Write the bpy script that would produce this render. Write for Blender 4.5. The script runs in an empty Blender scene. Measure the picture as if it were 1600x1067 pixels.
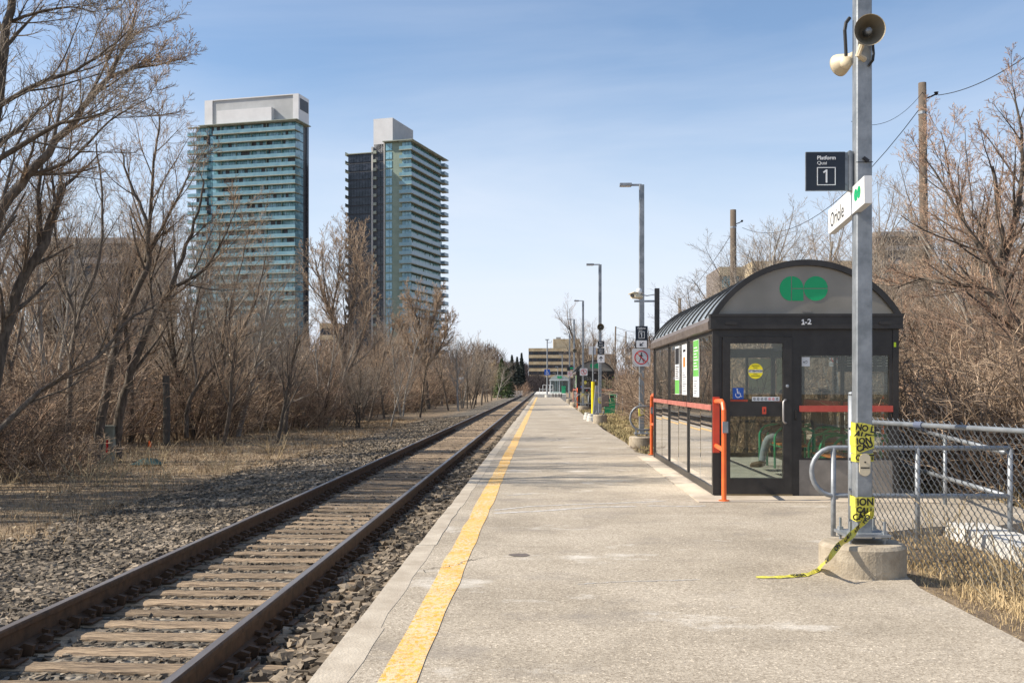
import bpy, bmesh, math, random
import numpy as np
from mathutils import Vector, Matrix
R = math.radians
scene = bpy.context.scene
COL = scene.collection

# ------------------------------------------------------------ camera, sky, sun, exposure
CAMZ = 1.45; F = 1600.0; YAW = R(1.72)
cd = bpy.data.cameras.new('camera'); cam = bpy.data.objects.new('camera', cd); COL.objects.link(cam)
cam.location = (0, 0, CAMZ); cam.rotation_euler = (R(90), 0, YAW)
cd.sensor_width = 36; cd.lens = 36.0; cd.shift_y = 68.5/1600
cd.clip_start = .05; cd.clip_end = 6000
scene.camera = cam
SUN_EL = 40.0; SUN_A = 6.5                       # sun stands to the left (-X), a little behind the viewer
sdir = Vector((-math.cos(R(SUN_A))*math.cos(R(SUN_EL)), -math.sin(R(SUN_A))*math.cos(R(SUN_EL)), math.sin(R(SUN_EL))))
w = bpy.data.worlds.new("World"); scene.world = w; w.use_nodes = True
nt = w.node_tree; nt.nodes.clear()
wo = nt.nodes.new('ShaderNodeOutputWorld'); bg = nt.nodes.new('ShaderNodeBackground')
sky = nt.nodes.new('ShaderNodeTexSky'); sky.sky_type = 'NISHITA'; sky.sun_disc = False
sky.sun_elevation = R(SUN_EL); sky.sun_rotation = math.atan2(sdir.x, sdir.y)
sky.altitude = 100; sky.air_density = 1.0; sky.dust_density = .6; sky.ozone_density = 2.3
tc = nt.nodes.new('ShaderNodeTexCoord'); mp = nt.nodes.new('ShaderNodeMapping')
mp.inputs['Scale'].default_value = (1.0, 1.0, 4.5); mp.inputs['Rotation'].default_value = (.1, .25, .3)
no = nt.nodes.new('ShaderNodeTexNoise'); no.inputs['Scale'].default_value = 1.6; no.inputs['Detail'].default_value = 7; no.inputs['Roughness'].default_value = .55; no.inputs['Distortion'].default_value = .4
cr = nt.nodes.new('ShaderNodeValToRGB'); cr.color_ramp.elements[0].position = .40; cr.color_ramp.elements[1].position = .78
cr.color_ramp.elements[0].color = (.0, .0, .0, 1); cr.color_ramp.elements[1].color = (.42, .42, .42, 1)
sx = nt.nodes.new('ShaderNodeSeparateXYZ'); mr = nt.nodes.new('ShaderNodeMapRange')
mr.inputs['From Min'].default_value = 0.0; mr.inputs['From Max'].default_value = .29; mr.inputs['To Min'].default_value = .84; mr.inputs['To Max'].default_value = .0
mxf = nt.nodes.new('ShaderNodeMath'); mxf.operation = 'ADD'; mxf.use_clamp = True
mx = nt.nodes.new('ShaderNodeMix'); mx.data_type = 'RGBA'
mx.inputs[7].default_value = (5.05, 5.4, 6.1, 1)
L = nt.links.new
L(tc.outputs['Generated'], mp.inputs[0]); L(mp.outputs[0], no.inputs['Vector']); L(no.outputs[0], cr.inputs[0])
L(tc.outputs['Generated'], sx.inputs[0]); L(sx.outputs[2], mr.inputs['Value'])
L(cr.outputs[0], mxf.inputs[0]); L(mr.outputs[0], mxf.inputs[1]); L(mxf.outputs[0], mx.inputs[0])
L(sky.outputs[0], mx.inputs[6]); L(mx.outputs[2], bg.inputs[0]); L(bg.outputs[0], wo.inputs[0])
bg.inputs[1].default_value = .112
sl = bpy.data.lights.new('sun', 'SUN'); sl.energy = 4.7; sl.angle = R(.5); sl.color = (1, .91, .78)
so = bpy.data.objects.new('sun', sl); COL.objects.link(so); so.rotation_euler = (-sdir).to_track_quat('-Z', 'Y').to_euler()
so.location = (-20, -5, 30)
scene.view_settings.view_transform = 'Standard'; scene.view_settings.look = 'None'
scene.view_settings.exposure = 0.62; scene.view_settings.gamma = 1
scene.cycles.max_bounces = 8; scene.cycles.transparent_max_bounces = 24

# ------------------------------------------------------------ pixel helpers (photo pixels -> world points at a stated distance)
def at(px, py, d):
    xc = (px-800)/F
    return Vector((d*(-math.sin(YAW)+xc*math.cos(YAW)), d*(math.cos(YAW)+xc*math.sin(YAW)), CAMZ+d*(602-py)/F))
def gr(px, py, z=0.0): return at(px, py, (CAMZ-z)*F/(py-602))

# ------------------------------------------------------------ materials
def nodes(name):
    m = bpy.data.materials.new(name); m.use_nodes = True; n = m.node_tree
    return m, n, n.nodes['Principled BSDF'], n.links.new
def setc(s, c): s.default_value = (c[0], c[1], c[2], 1)
def pm(name, c1, c2=None, scale=8, rough=.7, metal=0, bump=0, bscale=None, stretch=(1,1,1), c3=None, rand=0, island=0, detail=5, lo=.35, hi=.65, spec=None, bdist=.01):
    m, n, p, L = nodes(name)
    p.inputs['Roughness'].default_value = rough; p.inputs['Metallic'].default_value = metal
    if spec is not None: p.inputs['Specular IOR Level'].default_value = spec
    if c2 is None: setc(p.inputs['Base Color'], c1); out = None
    t = n.nodes.new('ShaderNodeTexCoord'); mpn = n.nodes.new('ShaderNodeMapping'); mpn.inputs['Scale'].default_value = stretch
    L(t.outputs['Object'], mpn.inputs[0])
    if c2 is not None:
        nz = n.nodes.new('ShaderNodeTexNoise'); nz.inputs['Scale'].default_value = scale; nz.inputs['Detail'].default_value = detail; nz.inputs['Roughness'].default_value = .62
        L(mpn.outputs[0], nz.inputs['Vector'])
        rp = n.nodes.new('ShaderNodeValToRGB'); e = rp.color_ramp.elements
        e[0].position = lo; e[1].position = hi; e[0].color = (*c1, 1); e[1].color = (*c2, 1)
        if c3 is not None:
            k = e.new(min(.99, hi+.12)); k.color = (*c3, 1)
        L(nz.outputs[0], rp.inputs[0]); out = rp.outputs[0]
        if rand or island:
            src = None
            if island:
                g = n.nodes.new('ShaderNodeNewGeometry'); src = g.outputs['Random Per Island']; amt = island
            else:
                g = n.nodes.new('ShaderNodeObjectInfo'); src = g.outputs['Random']; amt = rand
            mr = n.nodes.new('ShaderNodeMapRange'); mr.inputs['To Min'].default_value = 1-amt; mr.inputs['To Max'].default_value = 1+amt
            L(src, mr.inputs['Value'])
            hv = n.nodes.new('ShaderNodeHueSaturation'); L(mr.outputs[0], hv.inputs['Value']); L(out, hv.inputs['Color']); out = hv.outputs[0]
        L(out, p.inputs['Base Color'])
    if bump:
        b = n.nodes.new('ShaderNodeBump'); b.inputs['Strength'].default_value = bump; b.inputs['Distance'].default_value = bdist
        n2 = n.nodes.new('ShaderNodeTexNoise'); n2.inputs['Scale'].default_value = bscale or scale*4; n2.inputs['Detail'].default_value = 4
        L(mpn.outputs[0], n2.inputs['Vector']); L(n2.outputs[0], b.inputs['Height']); L(b.outputs[0], p.inputs['Normal'])
    return m
def glassm(name, tint, refl=1.0, dirt=.08, dirtc=(.3,.3,.28), rough=.0):
    """thin pane: tinted transparency, Fresnel mirror reflection and a film of dirt"""
    m = bpy.data.materials.new(name); m.use_nodes = True; n = m.node_tree; n.nodes.clear(); L = n.links.new
    o = n.nodes.new('ShaderNodeOutputMaterial'); tr = n.nodes.new('ShaderNodeBsdfTransparent'); setc(tr.inputs[0], tint)
    gl = n.nodes.new('ShaderNodeBsdfGlossy'); gl.inputs['Roughness'].default_value = rough; setc(gl.inputs[0], (refl,)*3)
    fr = n.nodes.new('ShaderNodeFresnel'); fr.inputs[0].default_value = 1.52
    a = n.nodes.new('ShaderNodeMixShader'); L(fr.outputs[0], a.inputs[0]); L(tr.outputs[0], a.inputs[1]); L(gl.outputs[0], a.inputs[2])
    df = n.nodes.new('ShaderNodeBsdfDiffuse'); setc(df.inputs[0], dirtc)
    t = n.nodes.new('ShaderNodeTexCoord'); mpn = n.nodes.new('ShaderNodeMapping'); mpn.inputs['Scale'].default_value = (1.5,1.5,.5); nz = n.nodes.new('ShaderNodeTexNoise'); nz.inputs['Scale'].default_value = 4; nz.inputs['Detail'].default_value = 8
    L(t.outputs['Object'], mpn.inputs[0]); L(mpn.outputs[0], nz.inputs['Vector'])
    mr = n.nodes.new('ShaderNodeMapRange'); mr.inputs['From Min'].default_value = .3; mr.inputs['From Max'].default_value = .75
    mr.inputs['To Min'].default_value = dirt*.25; mr.inputs['To Max'].default_value = dirt*2
    L(nz.outputs[0], mr.inputs['Value'])
    b = n.nodes.new('ShaderNodeMixShader'); L(mr.outputs[0], b.inputs[0]); L(a.outputs[0], b.inputs[1]); L(df.outputs[0], b.inputs[2]); L(b.outputs[0], o.inputs[0])
    return m
M = {}
M['black'] = pm('dark_bronze_metal', (.017,.015,.014), (.03,.027,.025), 6, .42, .0, spec=.5)
M['eave'] = pm('faded_bronze_metal', (.10,.08,.07), (.15,.125,.11), 5, .55)
M['galv'] = pm('galvanised_steel', (.20,.22,.235), (.33,.35,.37), 7, .5, .5, bump=.12, bscale=40, detail=8)
M['galvd'] = pm('dull_galvanised_pipe', (.22,.235,.25), (.34,.36,.38), 14, .5, .4)
M['orange'] = pm('orange_paint', (.80,.16,.03), (.72,.12,.03), 8, .4, bump=.05)
M['redplate'] = pm('red_orange_plate', (.62,.07,.03), (.5,.06,.03), 8, .45)
M['redband'] = pm('faded_red_band', (.42,.055,.04), (.5,.09,.06), 6, .5)
M['salmon'] = pm('sunbleached_red_band', (.50,.19,.15), (.40,.13,.10), 5, .5)
M['white'] = pm('white_panel', (.72,.72,.69), (.8,.8,.78), 3, .45)
M['ink'] = pm('black_ink', (.012,.012,.014), None, rough=.5)
M['navy'] = pm('dark_navy_sign', (.008,.014,.026), (.012,.018,.03), 5, .4)
M['signwhite'] = pm('sign_white', (.78,.79,.8), None, rough=.45)
M['signgrey'] = pm('sign_pale_grey', (.58,.6,.62), (.66,.67,.68), 4, .45)
M['red'] = pm('sign_red', (.6,.02,.025), None, rough=.45)
M['blue'] = pm('sign_blue', (.01,.09,.42), None, rough=.4)
M['green'] = pm('logo_green', (.0,.36,.13), None, rough=.45)
M['bin'] = pm('green_plastic', (.01,.33,.14), (.01,.28,.12), 5, .4)
M['benchgreen'] = pm('green_tube', (.01,.30,.13), None, rough=.35)
M['lime'] = pm('lime_sticker', (.55,.75,.02), None, rough=.5)
M['yellow'] = pm('yellow_plastic', (.85,.72,.02), None, rough=.45)
M['tape'] = pm('yellow_tape', (.66,.60,.09), (.54,.50,.06), 6, .35, bump=.5, bscale=30)
M['postergreen'] = pm('poster_green', (.13,.42,.08), (.16,.48,.1), 3, .5)
M['posterorange'] = pm('poster_orange', (.75,.2,.04), None, rough=.5)
M['wood'] = pm('varnished_wood', (.55,.2,.06), (.42,.14,.04), 6, .5, stretch=(8,1,8))
M['cream'] = pm('cream_speaker', (.66,.57,.40), (.58,.5,.36), 5, .5)
M['creamdark'] = pm('speaker_inner', (.16,.14,.10), (.2,.17,.12), 5, .6)
M['rubber'] = pm('black_cable', (.012,.012,.012), None, rough=.5)
M['conc'] = pm('weathered_concrete', (.29,.24,.175), (.43,.37,.28), 9, .9, bump=.6, bscale=60, detail=9)
M['concpale'] = pm('pale_concrete', (.50,.48,.43), (.64,.62,.57), 4, .88, bump=.4, bscale=50)
M['kick'] = pm('kick_panel', (.20,.18,.16), (.28,.255,.225), 4, .5, .3)
M['tymp'] = pm('bronze_tympanum', (.19,.175,.145), (.27,.25,.215), 1.3, .18, bump=.03, bscale=3, detail=2)
M['roof'] = pm('translucent_roof', (.38,.42,.45), (.48,.52,.54), 2, .22, .35)
M['rust'] = pm('rusty_rail', (.06,.034,.018), (.12,.066,.034), 9, .75, .2, bump=.25, bscale=30)
M['shine'] = pm('worn_rail_head', (.22,.19,.17), (.33,.30,.28), 9, .38, .6, stretch=(1,.1,1))
M['pole'] = pm('old_timber_pole', (.09,.07,.052), (.16,.125,.095), 14, .95, bump=.5, stretch=(6,6,.5))
M['postwood'] = pm('dark_timber_post', (.06,.055,.045), (.11,.10,.085), 14, .95, bump=.5, stretch=(6,6,.5))
M['cab'] = pm('grey_green_cabinet', (.22,.24,.19), (.3,.31,.26), 5, .6)
M['glass'] = glassm('shelter_glass', (.90,.92,.88), 1, .06, (.25,.26,.22))
M['glass_side'] = glassm('shelter_side_glass', (.70,.75,.72), 1, .05, (.22,.22,.20))
M['frost'] = pm('frosted_panel', (.42,.47,.33), (.48,.52,.38), 3, .5)
def woodtie():
    m = pm('weathered_tie', (.075,.05,.032), (.40,.295,.19), 6, .95, bump=1.0, bscale=16, stretch=(.5,9,9), rand=.38, detail=9, lo=.34, hi=.6, bdist=.02)
    return m
M['tie'] = woodtie()
def bark(name, a, b, rnd=.25): return pm(name, a, b, 5, .95, bump=.3, bscale=24, stretch=(3,3,.8), rand=rnd)
M['bark'] = bark('grey_brown_bark', (.065,.052,.04), (.17,.14,.11))
M['twig'] = pm('brown_twigs', (.235,.163,.107), (.46,.345,.24), 2, .9, island=.65)
M['twig_grey'] = pm('grey_brown_twigs', (.17,.14,.11), (.40,.34,.27), 2, .9, island=.65)
M['twig_red'] = pm('reddish_twigs', (.275,.17,.115), (.47,.33,.23), 2, .9, island=.55)
M['twig_tan'] = pm('pale_tan_twigs', (.34,.26,.15), (.44,.35,.22), 2, .9, rand=.15)
M['needle'] = pm('evergreen_needles', (.016,.035,.012), (.045,.08,.025), 3, .8, island=.4)
M['grass'] = pm('dead_grass', (.15,.103,.062), (.37,.27,.155), 1.3, .95, island=.55)
M['grass_green'] = pm('dull_green_grass', (.24,.20,.085), (.46,.36,.19), 1.2, .95, island=.4)
M['stone'] = pm('ballast_stone', (.085,.066,.044), (.215,.175,.128), 1.2, .9, island=.85, bump=.3, bscale=60)
M['bark_pale'] = pm('pale_grey_bark', (.19,.17,.145), (.36,.33,.285), 5, .95, bump=.3, bscale=24, stretch=(3,3,.8))
M['needle_hazed'] = pm('haze_tinted_evergreen_needles', (.028,.038,.034), (.06,.075,.062), 3, .9, island=.3)  # bluish distance haze is mixed into this needle colour
M['straw'] = pm('golden_straw', (.36,.26,.13), (.60,.46,.26), 1.3, .95, island=.4)
M['twig_dark'] = pm('dark_undergrowth_twigs', (.10,.07,.05), (.22,.165,.12), 2, .9, island=.5)
M['needle_light'] = pm('olive_evergreen_needles', (.035,.065,.018), (.10,.14,.04), 3, .8, island=.4)
M['litter'] = pm('dry_stalks', (.42,.33,.2), (.55,.45,.3), 2, .9, island=.3)

# ------------------------------------------------------------ mesh builder
ORG = {}
class MB:
    def __init__(s): s.v = []; s.f = []; s.mi = []; s.k = 0
    def add(s, vs, fs):
        o = len(s.v); s.v.extend([tuple(p) for p in vs])
        for f in fs: s.f.append(tuple(i+o for i in f)); s.mi.append(s.k)
    def box(s, x0, x1, y0, y1, z0, z1):
        s.add([(x0,y0,z0),(x1,y0,z0),(x1,y1,z0),(x0,y1,z0),(x0,y0,z1),(x1,y0,z1),(x1,y1,z1),(x0,y1,z1)],
              [(3,2,1,0),(4,5,6,7),(0,1,5,4),(1,2,6,5),(2,3,7,6),(3,0,4,7)]); return s
    def ngon(s, pts): s.add(pts, [tuple(range(len(pts)))]); return s
    def tube(s, pts, rad, n=8, caps=True, rot=0.0, sq=None):
        pts = [Vector(p) for p in pts]
        if not hasattr(rad, '__len__'): rad = [rad]*len(pts)
        vs = []; K = len(pts); ref = None
        for i, p in enumerate(pts):
            d = (pts[min(i+1, K-1)]-pts[max(i-1, 0)]).normalized()
            if ref is None:
                ref = Vector((1,0,0)) if abs(d.x) < .9 else Vector((0,1,0))
            a = (ref - d*ref.dot(d)); 
            if a.length < 1e-6: a = d.orthogonal()
            a.normalize(); ref = a; b = d.cross(a)
            for j in range(n):
                t = 2*math.pi*j/n+rot
                vs.append(p+(a*math.cos(t)+b*math.sin(t))*rad[i])
        fs = [(i*n+j, i*n+(j+1)%n, (i+1)*n+(j+1)%n, (i+1)*n+j) for i in range(K-1) for j in range(n)]
        if caps: fs += [tuple(reversed(range(n))), tuple((K-1)*n+j for j in range(n))]
        s.add(vs, fs); return s
    def lathe(s, prof, n=24, M4=None, cap0=True):      # prof: (r, z)
        vs = []; M4 = M4 or Matrix()
        for r, z in prof:
            for j in range(n):
                t = 2*math.pi*j/n; vs.append(M4 @ Vector((r*math.cos(t), r*math.sin(t), z)))
        K = len(prof)
        fs = [(i*n+j, i*n+(j+1)%n, (i+1)*n+(j+1)%n, (i+1)*n+j) for i in range(K-1) for j in range(n)]
        if cap0 and prof[0][0] > 1e-5: fs.append(tuple(reversed(range(n))))
        if prof[-1][0] > 1e-5: fs.append(tuple((K-1)*n+j for j in range(n)))
        s.add(vs, fs); return s
    def plate(s, fr, poly, w0, w1):         # polygon (u,v) in a frame, from depth w0 (back) to w1 (front)
        n = len(poly)
        vs = [fr @ Vector((u, v, w0)) for u, v in poly]+[fr @ Vector((u, v, w1)) for u, v in poly]
        fs = [tuple(reversed(range(n))), tuple(range(n, 2*n))]+[(i, (i+1) % n, n+(i+1) % n, n+i) for i in range(n)]
        s.add(vs, fs); return s
    def rect(s, fr, u0, u1, v0, v1, w0, w1): return s.plate(fr, [(u0,v0),(u1,v0),(u1,v1),(u0,v1)], w0, w1)
    def rrect(s, fr, u0, u1, v0, v1, w0, w1, r=.02):
        P = []
        for cx, cy, a0 in ((u1-r, v0+r, -90), (u1-r, v1-r, 0), (u0+r, v1-r, 90), (u0+r, v0+r, 180)):
            for k in range(5): a = R(a0+k*22.5); P.append((cx+r*math.cos(a), cy+r*math.sin(a)))
        return s.plate(fr, P, w0, w1)
    def ring(s, fr, cx, cy, r0, r1, w0, w1, n=32, a0=0, a1=360):
        full = abs(a1-a0) >= 360; K = n+(0 if full else 1)
        for i in range(n):
            t0 = R(a0+(a1-a0)*i/n); t1 = R(a0+(a1-a0)*(i+1)/n)
            s.plate(fr, [(cx+r0*math.cos(t0), cy+r0*math.sin(t0)), (cx+r1*math.cos(t0), cy+r1*math.sin(t0)), (cx+r1*math.cos(t1), cy+r1*math.sin(t1)), (cx+r0*math.cos(t1), cy+r0*math.sin(t1))], w0, w1)
        return s
    def line(s, fr, u0, v0, u1, v1, t, w0, w1):
        d = Vector((u1-u0, v1-v0)).normalized()*t/2; nx, ny = -d.y, d.x
        return s.plate(fr, [(u0-nx, v0-ny), (u1-nx, v1-ny), (u1+nx, v1+ny), (u0+nx, v0+ny)], w0, w1)
    def text(s, fr, txt, cx, cy, size, w0, w1, align='CENTER', off=0.0, sx=1.0):
        me = text_mesh(txt, size, w1-w0, align, off)
        vs = [fr @ Vector((cx+v[0]*sx, cy+v[1], (w0+w1)/2+v[2])) for v in me[0]]
        s.add(vs, me[1]); return s
    def build(s, name, mat, parent=None, origin=None, smooth=False):
        o = Vector(origin) if origin is not None else (ORG.get(parent.name, Vector((0,0,0))) if parent else Vector((0,0,0)))
        me = bpy.data.meshes.new(name)
        me.from_pydata([(a-o.x, b-o.y, c-o.z) for a, b, c in s.v], [], s.f)
        for m in (mat if isinstance(mat, (list, tuple)) else [mat]): me.materials.append(M[m] if isinstance(m, str) else m)
        if any(s.mi): me.polygons.foreach_set('material_index', s.mi)
        if smooth: me.polygons.foreach_set('use_smooth', [True]*len(me.polygons)); 
        me.update()
        ob = bpy.data.objects.new(name, me); COL.objects.link(ob)
        if parent: ob.parent = parent
        else: ob.location = o
        ORG[ob.name] = o
        return ob
_tx = {}
def text_mesh(txt, size, depth, align, off):
    key = (txt, size, depth, align, off)
    if key in _tx: return _tx[key]
    c = bpy.data.curves.new('t', 'FONT'); c.body = txt; c.size = size; c.align_x = align; c.align_y = 'CENTER'; c.extrude = depth/2; c.offset = off; c.resolution_u = 3
    ob = bpy.data.objects.new('t', c); COL.objects.link(ob)
    dg = bpy.context.evaluated_depsgraph_get(); dg.update()
    me = bpy.data.meshes.new_from_object(ob.evaluated_get(dg))
    r = ([tuple(v.co) for v in me.vertices], [tuple(p.vertices) for p in me.polygons])
    bpy.data.objects.remove(ob); bpy.data.curves.remove(c); bpy.data.meshes.remove(me)
    _tx[key] = r; return r
def tag(o, label=None, cat=None, group=None, kind=None):
    if label: o['label'] = label
    if cat: o['category'] = cat
    if group: o['group'] = group
    if kind: o['kind'] = kind
    return o
def thing(name, loc, label, cat, group=None):
    o = bpy.data.objects.new(name, None); COL.objects.link(o); o.location = loc; o.empty_display_size = .2
    ORG[o.name] = Vector(loc); return tag(o, label, cat, group)
def kids(o): return list(o.children)
def dup(o, loc=None, rz=None, sc=None, label=None, group=None, parent=None):
    c = o.copy(); COL.objects.link(c)
    if parent: c.parent = parent
    else:
        if loc is not None: c.location = loc
        if rz is not None: c.rotation_euler = (0, 0, rz)
        if sc is not None: c.scale = sc if hasattr(sc, '__len__') else (sc, sc, sc)
        ORG[c.name] = Vector(c.location)
        if label: c['label'] = label
        if group: c['group'] = group
    for ch in kids(o): dup(ch, parent=c)
    return c
def struct(o): o['kind'] = 'structure'; return o
def np_mesh(name, V, Fq, mat, origin=(0,0,0), parent=None, flat=False):
    """V (n,3); Fq (m,3|4) arrays"""
    me = bpy.data.meshes.new(name); k = Fq.shape[1]
    me.vertices.add(len(V)); me.vertices.foreach_set('co', (V-np.array(origin)).astype(np.float32).ravel())
    me.loops.add(Fq.size); me.loops.foreach_set('vertex_index', Fq.astype(np.int32).ravel())
    me.polygons.add(len(Fq)); me.polygons.foreach_set('loop_start', np.arange(0, Fq.size, k, dtype=np.int32)); me.polygons.foreach_set('loop_total', np.full(len(Fq), k, dtype=np.int32))
    me.materials.append(M[mat] if isinstance(mat, str) else mat); me.update(calc_edges=True)
    ob = bpy.data.objects.new(name, me); COL.objects.link(ob); ob.location = origin if not parent else (0,0,0)
    if parent: ob.parent = parent
    ORG[ob.name] = Vector(origin)
    if flat: me.shade_flat()
    return ob
def frame(o, u, n=None, up=(0,0,1)):
    """frame with origin o, u = viewer's right, v = up, w = outward normal"""
    u = Vector(u).normalized(); v = Vector(up); w = u.cross(v).normalized(); v = w.cross(u)
    return Matrix(((u.x,v.x,w.x,o[0]),(u.y,v.y,w.y,o[1]),(u.z,v.z,w.z,o[2]),(0,0,0,1)))
rng = random.Random(7); nr = np.random.default_rng(11)
# ============================================================ GROUND, TRACK, PLATFORM
def ground_mat():
    m, n, p, L = nodes('dead_grass_ground'); p.inputs['Roughness'].default_value = .95
    t = n.nodes.new('ShaderNodeTexCoord')
    def noise(s, d=6, st=(1,1,1)):
        mm = n.nodes.new('ShaderNodeMapping'); mm.inputs['Scale'].default_value = st; a = n.nodes.new('ShaderNodeTexNoise'); a.inputs['Scale'].default_value = s; a.inputs['Detail'].default_value = d; a.inputs['Roughness'].default_value = .65
        L(t.outputs['Object'], mm.inputs[0]); L(mm.outputs[0], a.inputs['Vector']); return a
    a = noise(9); r = n.nodes.new('ShaderNodeValToRGB'); e = r.color_ramp.elements
    e[0].position = .33; e[0].color = (.14,.10,.06,1); e[1].position = .66; e[1].color = (.48,.36,.21,1); k = e.new(.5); k.color = (.31,.22,.13,1)
    L(a.outputs[0], r.inputs[0])
    b = noise(.35, 5); r2 = n.nodes.new('ShaderNodeValToRGB'); r2.color_ramp.elements[0].position = .42; r2.color_ramp.elements[1].position = .6
    L(b.outputs[0], r2.inputs[0])
    mx = n.nodes.new('ShaderNodeMix'); mx.data_type = 'RGBA'; mx.blend_type = 'MIX'; mx.inputs[7].default_value = (.15,.11,.075,1)
    ml = n.nodes.new('ShaderNodeMath'); ml.operation = 'MULTIPLY'; ml.inputs[1].default_value = .6; L(r2.outputs[0], ml.inputs[0])
    L(ml.outputs[0], mx.inputs[0]); L(r.outputs[0], mx.inputs[6]); L(mx.outputs[2], p.inputs['Base Color'])
    bb = n.nodes.new('ShaderNodeBump'); bb.inputs['Strength'].default_value = 1; bb.inputs['Distance'].default_value = .05; c = noise(22, 6); L(c.outputs[0], bb.inputs['Height']); L(bb.outputs[0], p.inputs['Normal'])
    return m
M['ground'] = ground_mat()
def ballast_mat():
    m, n, p, L = nodes('ballast_bed'); p.inputs['Roughness'].default_value = .95
    t = n.nodes.new('ShaderNodeTexCoord'); vo = n.nodes.new('ShaderNodeTexVoronoi'); vo.inputs['Scale'].default_value = 17
    L(t.outputs['Object'], vo.inputs['Vector'])
    s = n.nodes.new('ShaderNodeSeparateColor'); L(vo.outputs['Color'], s.inputs[0])
    r = n.nodes.new('ShaderNodeValToRGB'); e = r.color_ramp.elements; e[0].color = (.04,.033,.024,1); e[1].color = (.30,.26,.205,1); k = e.new(.6); k.color = (.15,.13,.10,1)
    L(s.outputs[0], r.inputs[0])
    nz = n.nodes.new('ShaderNodeTexNoise'); nz.inputs['Scale'].default_value = .9; nz.inputs['Detail'].default_value = 5; L(t.outputs['Object'], nz.inputs['Vector'])
    mr = n.nodes.new('ShaderNodeMapRange'); mr.inputs['From Min'].default_value = .3; mr.inputs['From Max'].default_value = .7; mr.inputs['To Min'].default_value = .6; mr.inputs['To Max'].default_value = 1.25; L(nz.outputs[0], mr.inputs['Value'])
    h = n.nodes.new('ShaderNodeHueSaturation'); L(r.outputs[0], h.inputs['Color']); L(mr.outputs[0], h.inputs['Value'])
    sp = n.nodes.new('ShaderNodeSeparateXYZ'); L(t.outputs['Object'], sp.inputs[0]); n3 = n.nodes.new('ShaderNodeTexNoise'); n3.inputs['Scale'].default_value = 1.1; n3.inputs['Detail'].default_value = 7; L(t.outputs['Object'], n3.inputs['Vector'])
    ad = n.nodes.new('ShaderNodeMath'); ad.operation = 'MULTIPLY_ADD'; ad.inputs[1].default_value = 3.2; L(n3.outputs[0], ad.inputs[0]); L(sp.outputs[0], ad.inputs[2])
    m2 = n.nodes.new('ShaderNodeMapRange'); m2.inputs['From Min'].default_value = -3.6; m2.inputs['From Max'].default_value = -4.9; m2.inputs['To Max'].default_value = .92; L(ad.outputs[0], m2.inputs['Value'])
    n4 = n.nodes.new('ShaderNodeTexNoise'); n4.inputs['Scale'].default_value = 14; n4.inputs['Detail'].default_value = 6; L(t.outputs['Object'], n4.inputs['Vector']); r4 = n.nodes.new('ShaderNodeValToRGB'); r4.color_ramp.elements[0].position = .35; r4.color_ramp.elements[0].color = (.10,.07,.045,1); r4.color_ramp.elements[1].position = .68; r4.color_ramp.elements[1].color = (.38,.28,.17,1); L(n4.outputs[0], r4.inputs[0])
    xm = n.nodes.new('ShaderNodeMix'); xm.data_type = 'RGBA'; L(m2.outputs[0], xm.inputs[0]); L(h.outputs[0], xm.inputs[6]); L(r4.outputs[0], xm.inputs[7]); L(xm.outputs[2], p.inputs['Base Color'])
    bb = n.nodes.new('ShaderNodeBump'); bb.inputs['Strength'].default_value = 1; bb.inputs['Distance'].default_value = .05; bb.invert = True; L(vo.outputs['Distance'], bb.inputs['Height']); L(bb.outputs[0], p.inputs['Normal'])
    return m
M['ballast'] = ballast_mat()
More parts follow.
